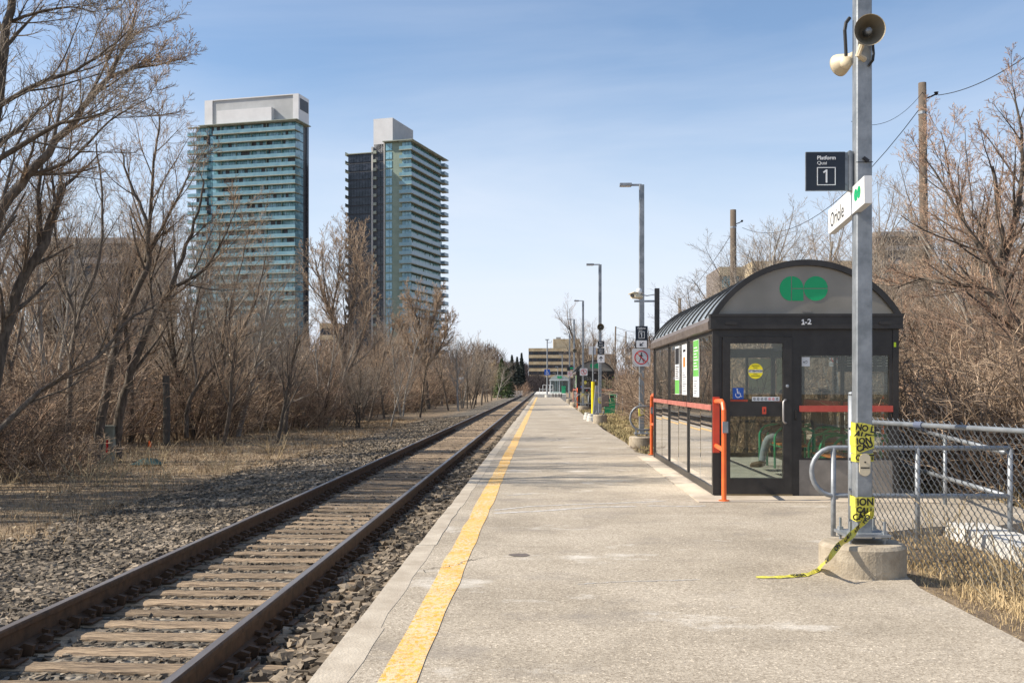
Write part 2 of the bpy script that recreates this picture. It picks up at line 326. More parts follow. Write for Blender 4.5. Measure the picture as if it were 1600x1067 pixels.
def asphalt_mat(name='worn_asphalt', yellow=False, tint=1.0):
    m, n, p, L = nodes(name); p.inputs['Roughness'].default_value = .92
    t = n.nodes.new('ShaderNodeTexCoord')
    def noise(s, d=6, st=(1,1,1), ro=.6):
        mm = n.nodes.new('ShaderNodeMapping'); mm.inputs['Scale'].default_value = st; a = n.nodes.new('ShaderNodeTexNoise'); a.inputs['Scale'].default_value = s; a.inputs['Detail'].default_value = d; a.inputs['Roughness'].default_value = ro
        L(t.outputs['Object'], mm.inputs[0]); L(mm.outputs[0], a.inputs['Vector']); return a.outputs[0]
    def ramp(src, *st):
        r = n.nodes.new('ShaderNodeValToRGB'); e = r.color_ramp.elements
        e[0].position = st[0][0]; e[0].color = (*st[0][1], 1); e[1].position = st[-1][0]; e[1].color = (*st[-1][1], 1)
        for q in st[1:-1]: k = e.new(q[0]); k.color = (*q[1], 1)
        L(src, r.inputs[0]); return r.outputs[0]
    def mix(f, a, b, mode='MIX', fac=None):
        x = n.nodes.new('ShaderNodeMix'); x.data_type = 'RGBA'; x.blend_type = mode
        if f is None: x.inputs[0].default_value = fac
        else: L(f, x.inputs[0])
        for k, s in ((6, a), (7, b)):
            if isinstance(s, tuple): x.inputs[k].default_value = (*s, 1)
            else: L(s, x.inputs[k])
        return x.outputs[2]
    T = tint
    base = ramp(noise(.8, 6), (.3, (.30*T,.257*T,.196*T)), (.5, (.385*T,.333*T,.258*T)), (.72, (.465*T,.408*T,.325*T)))
    vo = n.nodes.new('ShaderNodeTexVoronoi'); vo.inputs['Scale'].default_value = 95; L(t.outputs['Object'], vo.inputs['Vector'])
    sp = n.nodes.new('ShaderNodeSeparateColor'); L(vo.outputs['Color'], sp.inputs[0])
    grain = ramp(sp.outputs[0], (.0, (.60,.57,.54)), (.5, (.97,.96,.95)), (.93, (1.12,1.12,1.12)), (1.0, (1.7,1.7,1.7)))
    col = mix(None, base, grain, 'MULTIPLY', 1.0)
    # stains, crosswise streaks of road salt, darker damp marks
    dark = ramp(noise(1.1, 8, (.8,1.1,1), .68), (.54, (0,0,0)), (.70, (.65,.65,.65)))
    col = mix(dark, col, (.20,.175,.15))
    spots = ramp(noise(9, 3), (.70, (0,0,0)), (.76, (.6,.6,.6)))
    col = mix(spots, col, (.17,.15,.13))
    salt = ramp(noise(.9, 9, (.75,1.0,1), .72), (.57, (0,0,0)), (.70, (.8,.8,.8)))
    col = mix(salt, col, (.68,.64,.57))
    if yellow:
        wear = ramp(noise(26, 6, (1,.6,1), .75), (.435, (0,0,0)), (.515, (1,1,1)))
        big = ramp(noise(1.6, 4), (.30, (.15,.15,.15)), (.56, (1,1,1)))
        k = mix(None, wear, big, 'MULTIPLY', 1.0)
        yel = ramp(noise(5, 4), (.35, (.68,.33,.025)), (.65, (.78,.43,.06)))
        col = mix(k, yel, mix(None, col, (.74,.56,.32), 'MIX', .72))
        chips = ramp(noise(60, 3), (.575, (0,0,0)), (.64, (.85,.85,.85))); col = mix(chips, col, (.28,.22,.14))
    L(col, p.inputs['Base Color'])
    bb = n.nodes.new('ShaderNodeBump'); bb.inputs['Strength'].default_value = .5; bb.inputs['Distance'].default_value = .004
    L(vo.outputs['Distance'], bb.inputs['Height']); L(bb.outputs[0], p.inputs['Normal'])
    return m
M['asphalt'] = asphalt_mat(); M['yellowline'] = asphalt_mat('worn_yellow_paint', True)

g = MB(); g.ngon([(-2500,-200,-.56),(2500,-200,-.56),(2500,4000,-.56),(-2500,4000,-.56)])
struct(g.build('ground', 'ground', origin=(0,0,-.56)))
# ballast bed, a gently uneven cross-section
prof = [(-7.4,-.60),(-6.6,-.50),(-5.6,-.44),(-4.6,-.38),(-4.1,-.335),(-3.6,-.335),(-2.75,-.34),(-1.9,-.335),(-1.4,-.33),(-1.10,-.30)]
ys = [-6+k*.8 for k in range(120)]+[92+k*12 for k in range(30)]
b = MB(); vs = []; 
for y in ys:
    for x, z in prof: vs.append((x+rng.uniform(-.25,.25)*(1 if x < -4.5 else .1), y, z+rng.uniform(-.012,.012)))
n_ = len(prof); b.add(vs, [(i*n_+j, i*n_+j+1, (i+1)*n_+j+1, (i+1)*n_+j) for i in range(len(ys)-1) for j in range(n_-1)])
struct(b.build('ballast_bed', 'ballast', smooth=True))
# platform slab with irregular right-hand outline
PL = [(-1.0,-6),(2.7,-6),(2.68,3),(2.72,6),(2.70,7.4),(2.85,8.4),(2.95,9.3),(3.2,10.1),(4.0,10.65),(4.7,10.75),(5.6,11.3),(5.7,13.2),(5.1,13.4),(5.1,21.0),(2.3,21.3),(2.02,22.2),(2.10,26),(2.0,34),(2.07,44),(2.0,56),(2.05,70),(2.0,95),(2.05,126),(-1.0,126)]
p = MB(); K = len(PL)
p.add([(x,y,0) for x,y in PL]+[(x,y,-.62) for x,y in PL], [tuple(range(K))]+[((i+1)%K, i, K+i, K+(i+1)%K) for i in range(K)])
struct(p.build('platform', 'asphalt'))
# concrete edging, cast in lengths that sit a little off each other
e = MB(); y = -6.0
while y < 126:
    l = rng.uniform(2.6, 3.4); o = rng.uniform(-.018, .018); zz = rng.uniform(.001, .005); wd = rng.uniform(-.02,.02)
    pts = []; nn = 8
    for k in range(nn+1): pts.append((-.965+wd+rng.uniform(-.012,.012), y+l*k/nn))
    left = [(-1.13+o+rng.uniform(-.006,.006), y+l*(nn-k)/nn) for k in range(nn+1)]
    pl = pts+left
    e.add([(a,b_,zz) for a,b_ in pl]+[(a-(.0),b_,-.62) for a,b_ in pl], [tuple(range(len(pl)))]+[((i+1)%len(pl), i, len(pl)+i, len(pl)+(i+1)%len(pl)) for i in range(len(pl))])
    y += l+.004
struct(e.build('platform_edge', pm('edge_concrete', (.36,.305,.235), (.50,.44,.35), 3.5, .92, bump=.5, bscale=70, detail=9)))
yl = MB(); yy = [-6+k*.5 for k in range(265)]
vs = []
for q in yy: vs += [(-.81+rng.uniform(-.012,.010), q, .004), (-.615+rng.uniform(-.010,.012), q, .004)]
yl.add(vs, [(2*i, 2*i+1, 2*i+3, 2*i+2) for i in range(len(yy)-1)]); struct(yl.build('yellow_line', 'yellowline'))
# salt streaks left crosswise, cracks
sm = pm('dried_salt', (.58,.56,.53), (.44,.41,.37), 22, .9, detail=8)
st = MB()
def ribbon(mb, pts, w, z):
    vs = []
    for i, (x, y) in enumerate(pts):
        a = pts[max(0,i-1)]; c = pts[min(len(pts)-1,i+1)]; d = Vector((c[0]-a[0], c[1]-a[1])).normalized()
        ww = w*rng.uniform(.35, 1)*(1 if 0 < i < len(pts)-1 else .1)
        vs += [(x+d.y*ww/2, y-d.x*ww/2, z), (x-d.y*ww/2, y+d.x*ww/2, z)]
    mb.add(vs, [(2*i, 2*i+2, 2*i+3, 2*i+1) for i in range(len(pts)-1)])
for pth, w_ in ((((772,797),(830,791),(900,788),(960,786),(1048,782)), .07), (((770,802),(850,798),(930,792),(1000,791)), .10), (((1010,790),(1080,791),(1105,790)), .08), (((790,774),(835,771)), .06), (((900,913),(960,909),(1040,907),(1100,905)), .018)):
    P = [gr(*q) for q in pth]; fine = []
    for i in range(len(P)-1):
        for k in range(14): q = P[i].lerp(P[i+1], k/14); fine.append((q.x, q.y+rng.uniform(-.012,.012)))
    ribbon(st, fine, w_, .003)
struct(st.build('salt_streaks', sm))
ck = MB()
for x0, y0, x1, y1, w_ in ((.2,30,1.2,31.5,.04),(.6,28,.2,26.6,.03),(-.4,46,1.8,45.5,.04),(-.5,8.6,-.97,7.9,.012),(-.6,9.3,.3,9.15,.008),(1.0,38,1.3,36.6,.04),(-.5,17.3,1.9,17.0,.012)):
    pts = [(x0+(x1-x0)*k/16+rng.uniform(-.03,.03), y0+(y1-y0)*k/16+rng.uniform(-.05,.05)) for k in range(17)]; ribbon(ck, pts, w_, .0045)
struct(ck.build('pavement_cracks', pm('crack_dark', (.09,.075,.06), None, rough=.95)))
pc = MB(); c0 = gr(812,867); pts = [(c0.x+.10*math.cos(a)*rng.uniform(.7,1.1), c0.y+.09*math.sin(a)*rng.uniform(.7,1.1), .0035) for a in [k*math.pi/9 for k in range(18)]]
pc.ngon(pts); tag(pc.build('cover_plate', pm('rusted_iron', (.10,.085,.075), (.16,.13,.11), 20, .8), origin=(c0.x,c0.y,0)), 'small dark rusty cover set flush in the asphalt beside the yellow line', 'cover')
# concrete apron round the first shelter
ap = MB(); ap.box(1.93,2.24,12.75,21.0,-.1,.012); ap.box(2.245,4.9,12.75,13.46,-.1,.011); struct(ap.build('shelter_apron', pm('apron_concrete', (.40,.335,.25), (.52,.45,.36), 3, .92, bump=.4, bscale=60)))

# rails
def rail(xc, label):
    root = thing('rail', (xc, 0, -.30), label, 'rail', 'rails of the single track')
    pr = [(-.07,0),(-.07,.012),(-.012,.035),(-.010,.125),(-.036,.138),(-.036,.168),(-.028,.177)]
    pr = pr+[(-a, z) for a, z in reversed(pr)]
    b = MB(); K = len(pr); Y = [-6]+[k*20.0 for k in range(1, 20)]
    b.add([(xc+a, y, -.30+z) for y in Y for a, z in pr], [(i*K+j, (i+1)*K+j, (i+1)*K+(j+1)%K, i*K+(j+1)%K) for i in range(len(Y)-1) for j in range(K)]+[tuple(range(K))])
    b.build('rail_body', 'rust', root)
    h = MB(); h.add([(xc+a, y, -.30+z) for y in Y for a, z in ((-.025,.1785),(.025,.1785))], [(2*i, 2*i+1, 2*i+3, 2*i+2) for i in range(len(Y)-1)])
    h.build('running_surface', 'shine', root)
    return root
XL, XR = -3.495, -1.995
rail(XL, 'rusty steel rail on the far side, next to the dead grass verge')
rail(XR, 'rusty steel rail on the near side, next to the platform edge')
# ties: a few cut meshes, copied down the line, each with tie plates where the photo shows them
def tie_mesh(k):
    r = random.Random(100+k); b = MB(); nx, ny = 26, 4; L_, W_ = 2.55, .215
    top = []
    for j in range(ny+1):
        for i in range(nx+1):
            x = -L_/2+L_*i/nx; y = -W_/2+W_*j/ny
            edge = (.012 if j in (0, ny) else 0)+(.02 if i in (0, nx) else 0)
            top.append((x+r.uniform(-.004,.004), y+r.uniform(-.006,.006)+.006*math.sin(x*3+k), -edge-r.uniform(0,.010)))
    fs = [(j*(nx+1)+i, j*(nx+1)+i+1, (j+1)*(nx+1)+i+1, (j+1)*(nx+1)+i) for j in range(ny) for i in range(nx)]
    n0 = len(top); per = [i for i in range(nx+1)]+[(j)*(nx+1)+nx for j in range(1, ny+1)]+[ny*(nx+1)+i for i in range(nx-1, -1, -1)]+[j*(nx+1) for j in range(ny-1, 0, -1)]
    bot = [(top[i][0], top[i][1], -.17) for i in per]; q = len(per)
    fs += [(per[(i+1)%q], per[i], n0+i, n0+(i+1)%q) for i in range(q)]
    b.add(top+bot, fs); return b
XT = (XL+XR)/2
protos = []
TL = 'weathered timber tie half sunk in ballast beneath the two rusty rails'
for k in range(8):
    ob = tie_mesh(k).build('railway_tie', 'tie'); tag(ob, TL, 'railway tie', 'ties under the rails')
    for sx_ in (-.75, .75):
        pl = MB()
        pl.box(sx_-.17, sx_+.17, -.09, .09, .001, .014)
        for a in (-.11, .11):
            for b_ in (-.055, .055):
                pl.box(sx_+a-.014, sx_+a+.014, b_-.014, b_+.014, .014, .035+.008*(k % 2))
        # rail anchors clipped on the foot
        for b_ in (-.125, .125): pl.add([(sx_-.08,b_-.02,-.01),(sx_+.085,b_-.02,-.02),(sx_+.10,b_-.02,.055),(sx_+.04,b_-.02,.07),(sx_-.08,b_-.02+.04,-.01),(sx_+.085,b_+.02,-.02),(sx_+.10,b_+.02,.055),(sx_+.04,b_+.02,.07)], [(0,1,2,3),(7,6,5,4),(1,5,6,2),(2,6,7,3),(0,3,7,4)])
        pl.build('tie_plate', 'rust', ob)
    ob.location = (XT, 0, -.302); protos.append(ob)
y = 3.0; i = 0; TY = []
while y < 112:
    k = rng.randrange(8) if i >= 8 else i; pr = protos[k]; sx_ = rng.uniform(.985,1.0)
    if i < 8: o = pr; o.location = (XT+rng.uniform(-.05,.05), y, -.302)
    else:
        o = pr.copy(); COL.objects.link(o); o.location = (XT+rng.uniform(-.05,.05), y, -.302-rng.uniform(0,.012))
        if y < 40:
            for pc_ in pr.children[:2]: c = pc_.copy(); COL.objects.link(c); c.parent = o
    o.rotation_euler = (0, 0, rng.uniform(-.018,.018)-.008); TY.append(y)
    y += rng.uniform(.37,.47) if y < 60 else .42; i += 1
# ballast stones, one uncountable mass
def stones(n, X0, X1, Y0, Y1, zf, s0, s1, seed, bias=1.6):
    r = np.random.default_rng(seed)
    cube = np.array([(-1,-1,-1),(1,-1,-1),(1,1,-1),(-1,1,-1),(-1,-1,1),(1,-1,1),(1,1,1),(-1,1,1)], float)*.5
    fc = np.array([(0,3,2,1),(4,5,6,7),(0,1,5,4),(1,2,6,5),(2,3,7,6),(3,0,4,7)])
    x = r.uniform(X0, X1, n); u = r.uniform(0, 1, n)**bias; yv = Y0+(Y1-Y0)*u
    ty = np.array(TY); near = np.min(np.abs(ty[None]-yv[:,None]), 1) if n else 0
    on = (near < .10) & (np.abs(x-XT) < 1.24); keep = ~on | (r.uniform(0,1,n) < .045+.5*(np.abs(x-XT) > 1.12)); pr_ = np.clip((x+7.3+.5*np.sin(yv*.9)+.35*np.sin(yv*2.3+x*3))/1.9, .04, 1); keep &= (r.uniform(0,1,n) < pr_); x, yv, u, on = x[keep], yv[keep], u[keep], on[keep]; n = len(x)
    s = r.uniform(s0, s1, n)*(1+.25*u); V = cube[None]+r.uniform(-.24,.24,(n,8,3)); V *= (s[:,None,None]*np.stack([r.uniform(.7,1.35,n), r.uniform(.7,1.3,n), r.uniform(.5,.9,n)],1)[:,None,:])
    a = r.uniform(0, 6.283, n); ca, sa = np.cos(a), np.sin(a); tl = r.uniform(-.6,.6,n); ct, stt = np.cos(tl), np.sin(tl)
    X, Y_, Z = V[...,0].copy(), V[...,1].copy(), V[...,2].copy()
    Y2 = Y_*ct[:,None]-Z*stt[:,None]; Z2 = Y_*stt[:,None]+Z*ct[:,None]
    V[...,0] = X*ca[:,None]-Y2*sa[:,None]; V[...,1] = X*sa[:,None]+Y2*ca[:,None]; V[...,2] = Z2
    z = zf(x, r)-.014*((np.abs(x-XT) < 1.2) & (np.abs(x-XT) > 0)); V += np.stack([x, yv, z], 1)[:,None,:]
    Fq = (fc[None]+8*np.arange(n)[:,None,None]).reshape(-1,4)
    return V.reshape(-1,3), Fq
def bedz(x, r):
    px = np.array([q[0] for q in prof]); pz = np.array([q[1] for q in prof]); return np.interp(x, px, pz)+r.uniform(-.010,.014,len(x))
def cat(parts):
    o = 0; Vs = []; Fs = []
    for V, Fq in parts: Vs.append(V); Fs.append(Fq+o); o += len(V)
    return np.concatenate(Vs), np.concatenate(Fs)
V, Fq = cat([stones(34000, -4.5, -1.15, 3.6, 17, bedz, .020, .046, 1, 1.35), stones(52000, -7.0, -4.2, 3.6, 24, bedz, .022, .050, 2, 1.35),
             stones(7500, -1.85, -1.14, 3.6, 24, lambda x, r: -.335+(x+1.85)*.05+r.uniform(0,.04,len(x)), .032, .068, 3, 1.2), stones(26000, -7.0, -1.15, 17, 60, bedz, .035, .06, 4, 1.15)])
tag(np_mesh('ballast_stones', V, Fq, 'stone', flat=True), 'grey crushed stone ballast lying between and beside the rails', 'ballast', kind='stuff')
# dead grass, one uncountable mass per side
def blades(n, X0, X1, Y0, Y1, z, h0, h1, w, seed, bias=1.4, lean=.9, clump=0, edge=None):
    r = np.random.default_rng(seed)
    if clump:
        cx = r.uniform(X0, X1, clump); cy = Y0+(Y1-Y0)*r.uniform(0,1,clump)**bias; k = r.integers(0, clump, n)
        x = cx[k]+r.normal(0,.09,n); y = cy[k]+r.normal(0,.09,n)
    else: x = r.uniform(X0, X1, n); y = Y0+(Y1-Y0)*r.uniform(0,1,n)**bias
    if edge is not None:
        ok = edge(x, y); x, y = x[ok], y[ok]; n = len(x)
    h = r.uniform(h0, h1, n); a = r.uniform(0, 6.283, n); ln = np.abs(r.normal(0, lean, n)); ww = w*(1+(y/20))
    ang = r.uniform(0, 6.283, n); wx, wy = np.cos(ang)*ww/2, np.sin(ang)*ww/2
    dx, dy = np.cos(a)*np.sin(ln)*h, np.sin(a)*np.sin(ln)*h; dz = np.abs(np.cos(ln))*h
    V = np.zeros((n,5,3)); zz = np.full(n, z)
    V[:,0] = np.stack([x-wx, y-wy, zz],1); V[:,1] = np.stack([x+wx, y+wy, zz],1)
    V[:,2] = np.stack([x+dx*.5+wx*.7, y+dy*.5+wy*.7, zz+dz*.62],1); V[:,3] = np.stack([x+dx*.5-wx*.7, y+dy*.5-wy*.7, zz+dz*.62],1)
    V[:,4] = np.stack([x+dx, y+dy, zz+dz*.9],1)
    f = np.array([(0,1,2,3)]); Fa = (f[None]+5*np.arange(n)[:,None,None]).reshape(-1,4)
    f2 = np.array([(3,2,4,4)]); 
    V = np.concatenate([V, V[:,4:5]+.0005], 1)     # 6 verts: keep quads only
    f = np.array([(0,1,2,3),(3,2,5,4)]); Fa = (f[None]+6*np.arange(n)[:,None,None]).reshape(-1,4)
    return V.reshape(-1,3), Fa
V, Fq = cat([blades(80000, -13.5, -6.7, 8, 60, -.57, .02, .12, .006, 5, 1.6, 1.5), blades(9000, -7.0, -5.4, 6, 50, -.50, .02, .12, .005, 56, 1.5, 1.5), blades(6000, -13, -7.2, 8, 60, -.565, .06, .28, .005, 6, 1.5, .9, 330),
             blades(12000, -26, -12, 14, 90, -.565, .1, .5, .007, 7, 1.3, .7, 600), blades(900, -7.3, -5.4, 5, 20, -.52, .08, .3, .006, 77, 1.3, 1.3)])
V2, F2 = cat([blades(2600, -11.5, -6.0, 7, 40, -.545, .1, .5, .011, 55, 1.4, .1)])
V2 = V2.copy(); 
for q in range(0, len(V2), 6):
    b0 = V2[q].copy(); h_ = V2[q+4, 2]-b0[2]; a_ = rng.uniform(0, 6.28); s_ = V2[q:q+6]-b0
    V2[q:q+6] = b0+np.stack([s_[:,2]*math.cos(a_)+s_[:,0], s_[:,2]*math.sin(a_)+s_[:,1], .02+s_[:,2]*.08], 1)
tag(np_mesh('fallen_twigs', V2, F2, 'litter'), 'pale fallen twigs scattered over the verge and the edge of the ballast', 'twigs', kind='stuff')
tag(np_mesh('dead_grass', V, Fq, 'grass'), 'matted straw coloured dead grass on the verge left of the track', 'grass', kind='stuff')
def edge_r(x, y): return (x > np.interp(y, [0,7.4,8.4,9.3,10.1,10.6], [2.72,2.72,2.9,3.0,3.3,4.1])+.03*np.sin(y*9)) & ~((y > 6.6) & (x > 4.05) & (x < 4.6))
V, Fq = cat([blades(46000, 2.6, 5.6, 4.0, 10.4, -.10, .02, .11, .0045, 8, 1, 1.5, 0, edge_r), blades(4500, 2.85, 6.5, 5.0, 9.6, -.12, .05, .18, .004, 9, 1, 1.1, 150, edge_r),
             blades(9000, 4.0, 9, 9.2, 14, -.2, .1, .5, .006, 10, 1, .7, 260, lambda x, y: (x > 5.8) | (y < 11.0) & (x > 4.7)), blades(9000, 5.2, 11, 13.5, 24, -.3, .1, .55, .007, 12, 1, .7, 300)])
tag(np_mesh('dry_grass', V, Fq, 'straw'), 'dry yellow grass along the chain link fence right of the platform', 'grass', kind='stuff')
V, Fq = cat([blades(14000, 2.12, 3.6, 21.6, 62, -.03, .03, .14, .008, 13, 1.1, 1.0), blades(5000, 2.3, 4.5, 22, 60, -.03, .06, .18, .007, 14, 1.1, 1.0, 300)])
tag(np_mesh('verge_grass', V, Fq, 'grass_green'), 'green and yellow grass strip between the platform and the bushes', 'grass', kind='stuff')
# right-hand embankment soil (straw mat) beside the slab
rb = MB(); rb.add([(2.2,-6,-.03),(9,-6,-.3),(9,9,-.3),(2.2,9,-.03),(9,14,-.3),(3,14,-.05),(16,9,-.3),(16,24,-.45),(3,24,-.05),(2.0,70,-.03),(9,70,-.3),(9,24,-.35),(2.75,-6,-.04),(2.75,9,-.04),(3.5,-6,-.14),(3.5,9,-.14)], [(0,12,13,3),(12,14,15,13),(14,1,2,15),(3,13,15,2,4,5),(2,6,7,4),(5,4,11,8),(4,7,11),(8,11,10,9)])
struct(rb.build('embankment', 'ground'))

# ============================================================ SHELTERS
FX = lambda x, y, z: frame((x, y, z), (1,0,0))           # faces the camera side (-Y)
def go_logo(mb, fr, cx, cy, r, w0, w1):
    """two round letters cut by thin slits"""
    s = r*.035
    gx = cx-r*1.02; ox = cx+r*1.02; N = 28
    # left letter: left half disc, then right part with a square foot
    P = [(gx-s, cy+r), *[(gx-s+ -math.sin(t)*(r-s), cy+math.cos(t)*r) for t in [math.pi*k/N for k in range(1, N)]], (gx-s, cy-r)]
    mb.plate(fr, P, w0, w1)
    mb.plate(fr, [(gx+s, cy+s), *[(gx+s+math.cos(t)*(r-s), cy+s+math.sin(t)*(r-s)) for t in [math.pi/2*k/14 for k in range(15)]]], w0, w1)
    mb.plate(fr, [(gx+s, cy-r), (gx+r, cy-r), (gx+r, cy-s), (gx+s, cy-s)], w0, w1)
    mb.plate(fr, [(ox+math.cos(t)*r, cy+s+math.sin(t)*(r-s)) for t in [math.pi*k/N for k in range(N+1)]], w0, w1)
    mb.plate(fr, [(ox-math.cos(t)*r, cy-s-math.sin(t)*(r-s)) for t in [math.pi*k/N for k in range(N+1)]], w0, w1)
W, LN, HE, HT = 2.5, 7.2, 2.185, 2.36
arc_r = (1.25**2+.70**2)/(1.4); arc_c = (1.25, HT+.70-arc_r)
def arc(r, n=28):
    a = math.asin(1.25/arc_r); return [(arc_c[0]+r*math.sin(-a+2*a*k/n), arc_c[1]+r*math.cos(-a+2*a*k/n)) for k in range(n+1)]
def shelter(loc, label, group):
    S = thing('platform_shelter', loc, label, 'shelter', group); X, Y = loc[0], loc[1]
    def B(): return MB()
    fr = FX(X, Y, 0)
    # posts and rails of the dark frame
    b = B(); Z = 0
    for x in (0, W-.08):
        for y in (0, LN-.09): b.box(X+x, X+x+.08, Y+y, Y+y+.09, 0, HE)
    b.box(X+1.065, X+1.165, Y+.005, Y+.085, 0, HE)                            # post between door and window
    b.box(X+.08, X+1.065, Y+.008, Y+.08, 2.085, HE-.002)                      # door head
    b.box(X+.081, X+.125, Y+.01, Y+.075, 0, 2.084)
    b.box(X+1.166, X+W-.081, Y+.012, Y+.07, 1.84, HE-.003)                    # black transom panel
    b.box(X+1.166, X+W-.081, Y+.012, Y+.07, .475, .50)
    b.box(X+1.166, X+1.20, Y+.012, Y+.07, .501, 1.839); b.box(X+W-.125, X+W-.081, Y+.012, Y+.07, .501, 1.839)
    for k in (1, 2):                                                          # side mullions, both long walls
        for x in (.002, W-.062): b.box(X+x, X+x+.06, Y+k*LN/3-.03, Y+k*LN/3+.03, .11, HE)
    for x in (.01, W-.05):
        b.box(X+x, X+x+.04, Y+.09, Y+LN-.09, 0, .11)
        b.box(X+x, X+x+.04, Y+.09, Y+LN-.09, HE-.06, HE-.001)
    for x in (.08, 1.2, 1.9): b.box(X+x, X+x+.05, Y+LN-.07, Y+LN-.02, 0, HE-.005)   # back wall uprights
    b.box(X+.08, X+W-.08, Y+LN-.075, Y+LN-.015, 1.11, 1.18); b.box(X+.08, X+W-.08, Y+LN-.075, Y+LN-.015, 2.0, HE-.004)
    b.box(X+.081, X+W-.081, Y+LN-.076, Y+LN-.014, 0, .1)
    b.build('frame', 'black', S)
    # header fascia and long eaves
    b = B(); b.rect(fr, -.04, W+.04, HE, HT, -.10, .05); b.rect(fr, -.045, W+.045, HT-.012, HT+.022, -.10, .065)
    for k in (.12, .85, 1.6, 2.3): b.rect(fr, k, k+.012, HT-.045, HT-.035, .05, .055)
    for k in (.16, 2.22): b.rrect(fr, k, k+.16, HE+.055, HE+.095, .05, .066, .018)
    h = b.build('fascia', 'black', S)
    t = B(); t.text(fr, '-2', 1.268, 2.275, .098, .051, .054, off=.002, sx=1.15); t.plate(fr, [(1.196,2.24),(1.212,2.24),(1.212,2.31),(1.198,2.31),(1.180,2.297),(1.184,2.287),(1.196,2.294)], .051, .054); t.rect(fr, 1.182, 1.227, 2.24, 2.25, .0512, .0541); t.build('numbering', 'signwhite', h)
    for sgn, x in ((-1, 0), (1, W)):
        b = B(); x0 = X+x
        pts = [(x0-sgn*.02, HE-.01), (x0+sgn*.05, HE), (x0+sgn*.06, HE+.10), (x0-sgn*.03, HT+.035), (x0-sgn*.06, HT-.01)]
        ps = [(a, Y+.06, z) for a, z in pts]+[(a, Y+LN+.04, z) for a, z in pts]
        b.add(ps, [(i, (i+1)%5, 5+(i+1)%5, 5+i) for i in range(5)]+[(4,3,2,1,0),(5,6,7,8,9)])
        for k in range(7): b.add([(x0+sgn*.057, Y+.5+k, HE+.05), (x0+sgn*.066, Y+.5+k, HE+.05), (x0+sgn*.066, Y+.53+k, HE+.05), (x0+sgn*.066, Y+.53+k, HE+.075), (x0+sgn*.066, Y+.5+k, HE+.075)], [(1,2,3,4)])
        b.build('eave', 'eave', S)
    # barrel roof, its ribs, arch frames and end panels
    b = B(); A = arc(arc_r); n = len(A)
    ps = [(X+u, Y+yy, v) for yy in (.03, LN) for u, v in A]+[(X+u, Y+yy, v) for yy in (.03, LN) for u, v in arc(arc_r-.02)]
    b.add(ps, [(i, i+1, n+i+1, n+i) for i in range(n-1)]+[(2*n+i, 3*n+i, 3*n+i+1, 2*n+i+1) for i in range(n-1)])
    b.build('roof_vault', 'roof', S, smooth=True)
    for k in range(1, 12):
        b = B(); y = k*LN/12
        o, i_ = arc(arc_r+.022), arc(arc_r-.004)
        ps = [(X+u, Y+y+d, v) for d in (-.018, .018) for u, v in o]+[(X+u, Y+y+d, v) for d in (-.018, .018) for u, v in i_]
        b.add(ps, [(i, i+1, n+i+1, n+i) for i in range(n-1)]+[(i, 2*n+i, 2*n+i+1, i+1) for i in range(n-1)]+[(n+i, n+i+1, 3*n+i+1, 3*n+i) for i in range(n-1)])
        b.build('roof_rib', 'black', S)
    for y0, y1 in ((-.045, .06), (LN-.06, LN+.04)):
        b = B(); o, i_ = arc(arc_r+.03), arc(arc_r-.045)
        for k in range(n-1):
            q = [o[k], o[k+1], i_[k+1], i_[k]]
            b.add([(X+u, Y+y0, v) for u, v in q]+[(X+u, Y+y1, v) for u, v in q], [(0,1,2,3),(7,6,5,4),(0,4,5,1),(2,6,7,3)])
        b.build('arch_frame', 'black', S)
    b = B(); b.plate(frame((X, Y, 0), (1,0,0)), [(u, v) for u, v in reversed(arc(arc_r-.04))], -.03, -.01); tp = b.build('end_panel', 'tymp', S)
    b = B(); go_logo(b, FX(X, Y, 0), 1.225, 2.715, .160, -.0095, -.005); b.build('emblem', 'green', tp)
    b = B(); b.rrect(FX(X, Y, 0), 1.20, 1.33, 2.405, 2.425, -.0095, .0, .009); b.build('maker_plate', 'kick', tp)
    b = B(); b.plate(frame((X, Y+LN, 0), (1,0,0)), [(u, v) for u, v in reversed(arc(arc_r-.04))], -.03, -.01); b.build('end_panel', 'tymp', S)
    b = B(); b.box(X+.085, X+W-.085, Y+.065, Y+LN-.08, HE-.03, HE-.012) ; 
    # red bands
    b = B(); b.rect(fr, 1.166, W-.081, 1.105, 1.185, -.05, .012); b.build('front_band', 'redband', S)
    b = B()
    for k in range(3): b.box(X-.012, X+.012, Y+k*LN/3+(.095 if k == 0 else .032), Y+(k+1)*LN/3-(.095 if k == 2 else .032), 1.12, 1.19)
    b.build('side_band', 'salmon', S)
    b = B(); b.box(X+W-.03, X+W-.006, Y+.1, Y+LN-.1, 1.105, 1.2); b.build('side_band', 'redband', S)
    # door
    b = B()
    for x0, x1, z0, z1 in ((.13,.232,.02,2.08),(.945,1.06,.02,2.08),(.2325,.9445,2.0,2.08),(.2325,.9445,1.045,1.235),(.2325,.9445,.02,.235)): b.rect(fr, x0, x1, z0, z1, -.05, .015)
    d = b.build('door', 'black', S)
    for z0, z1 in ((.235,1.045),(1.235,2.0)):
        b = B(); b.plate(fr, [(.2325,z0),(.9445,z0),(.9445,z1),(.2325,z1)], -.022, -.016); b.build('pane', 'glass', d)
    b = B(); b.tube([(X+.985, Y-.016, 1.26),(X+.955, Y-.07, 1.26),(X+.932, Y-.075, 1.235),(X+.93, Y-.075, 1.1),(X+.932, Y-.075, .985),(X+.955, Y-.07, .96),(X+.985, Y-.016, .96)], .013, 8); b.build('handle', pm_galv, d, smooth=True)
    b = B(); b.lathe([(.022,0),(.022,.012),(.010,.016),(0,.016)], 14, FX(X+1.0, Y-.015, 1.44)); b.build('lock', 'galv', d)
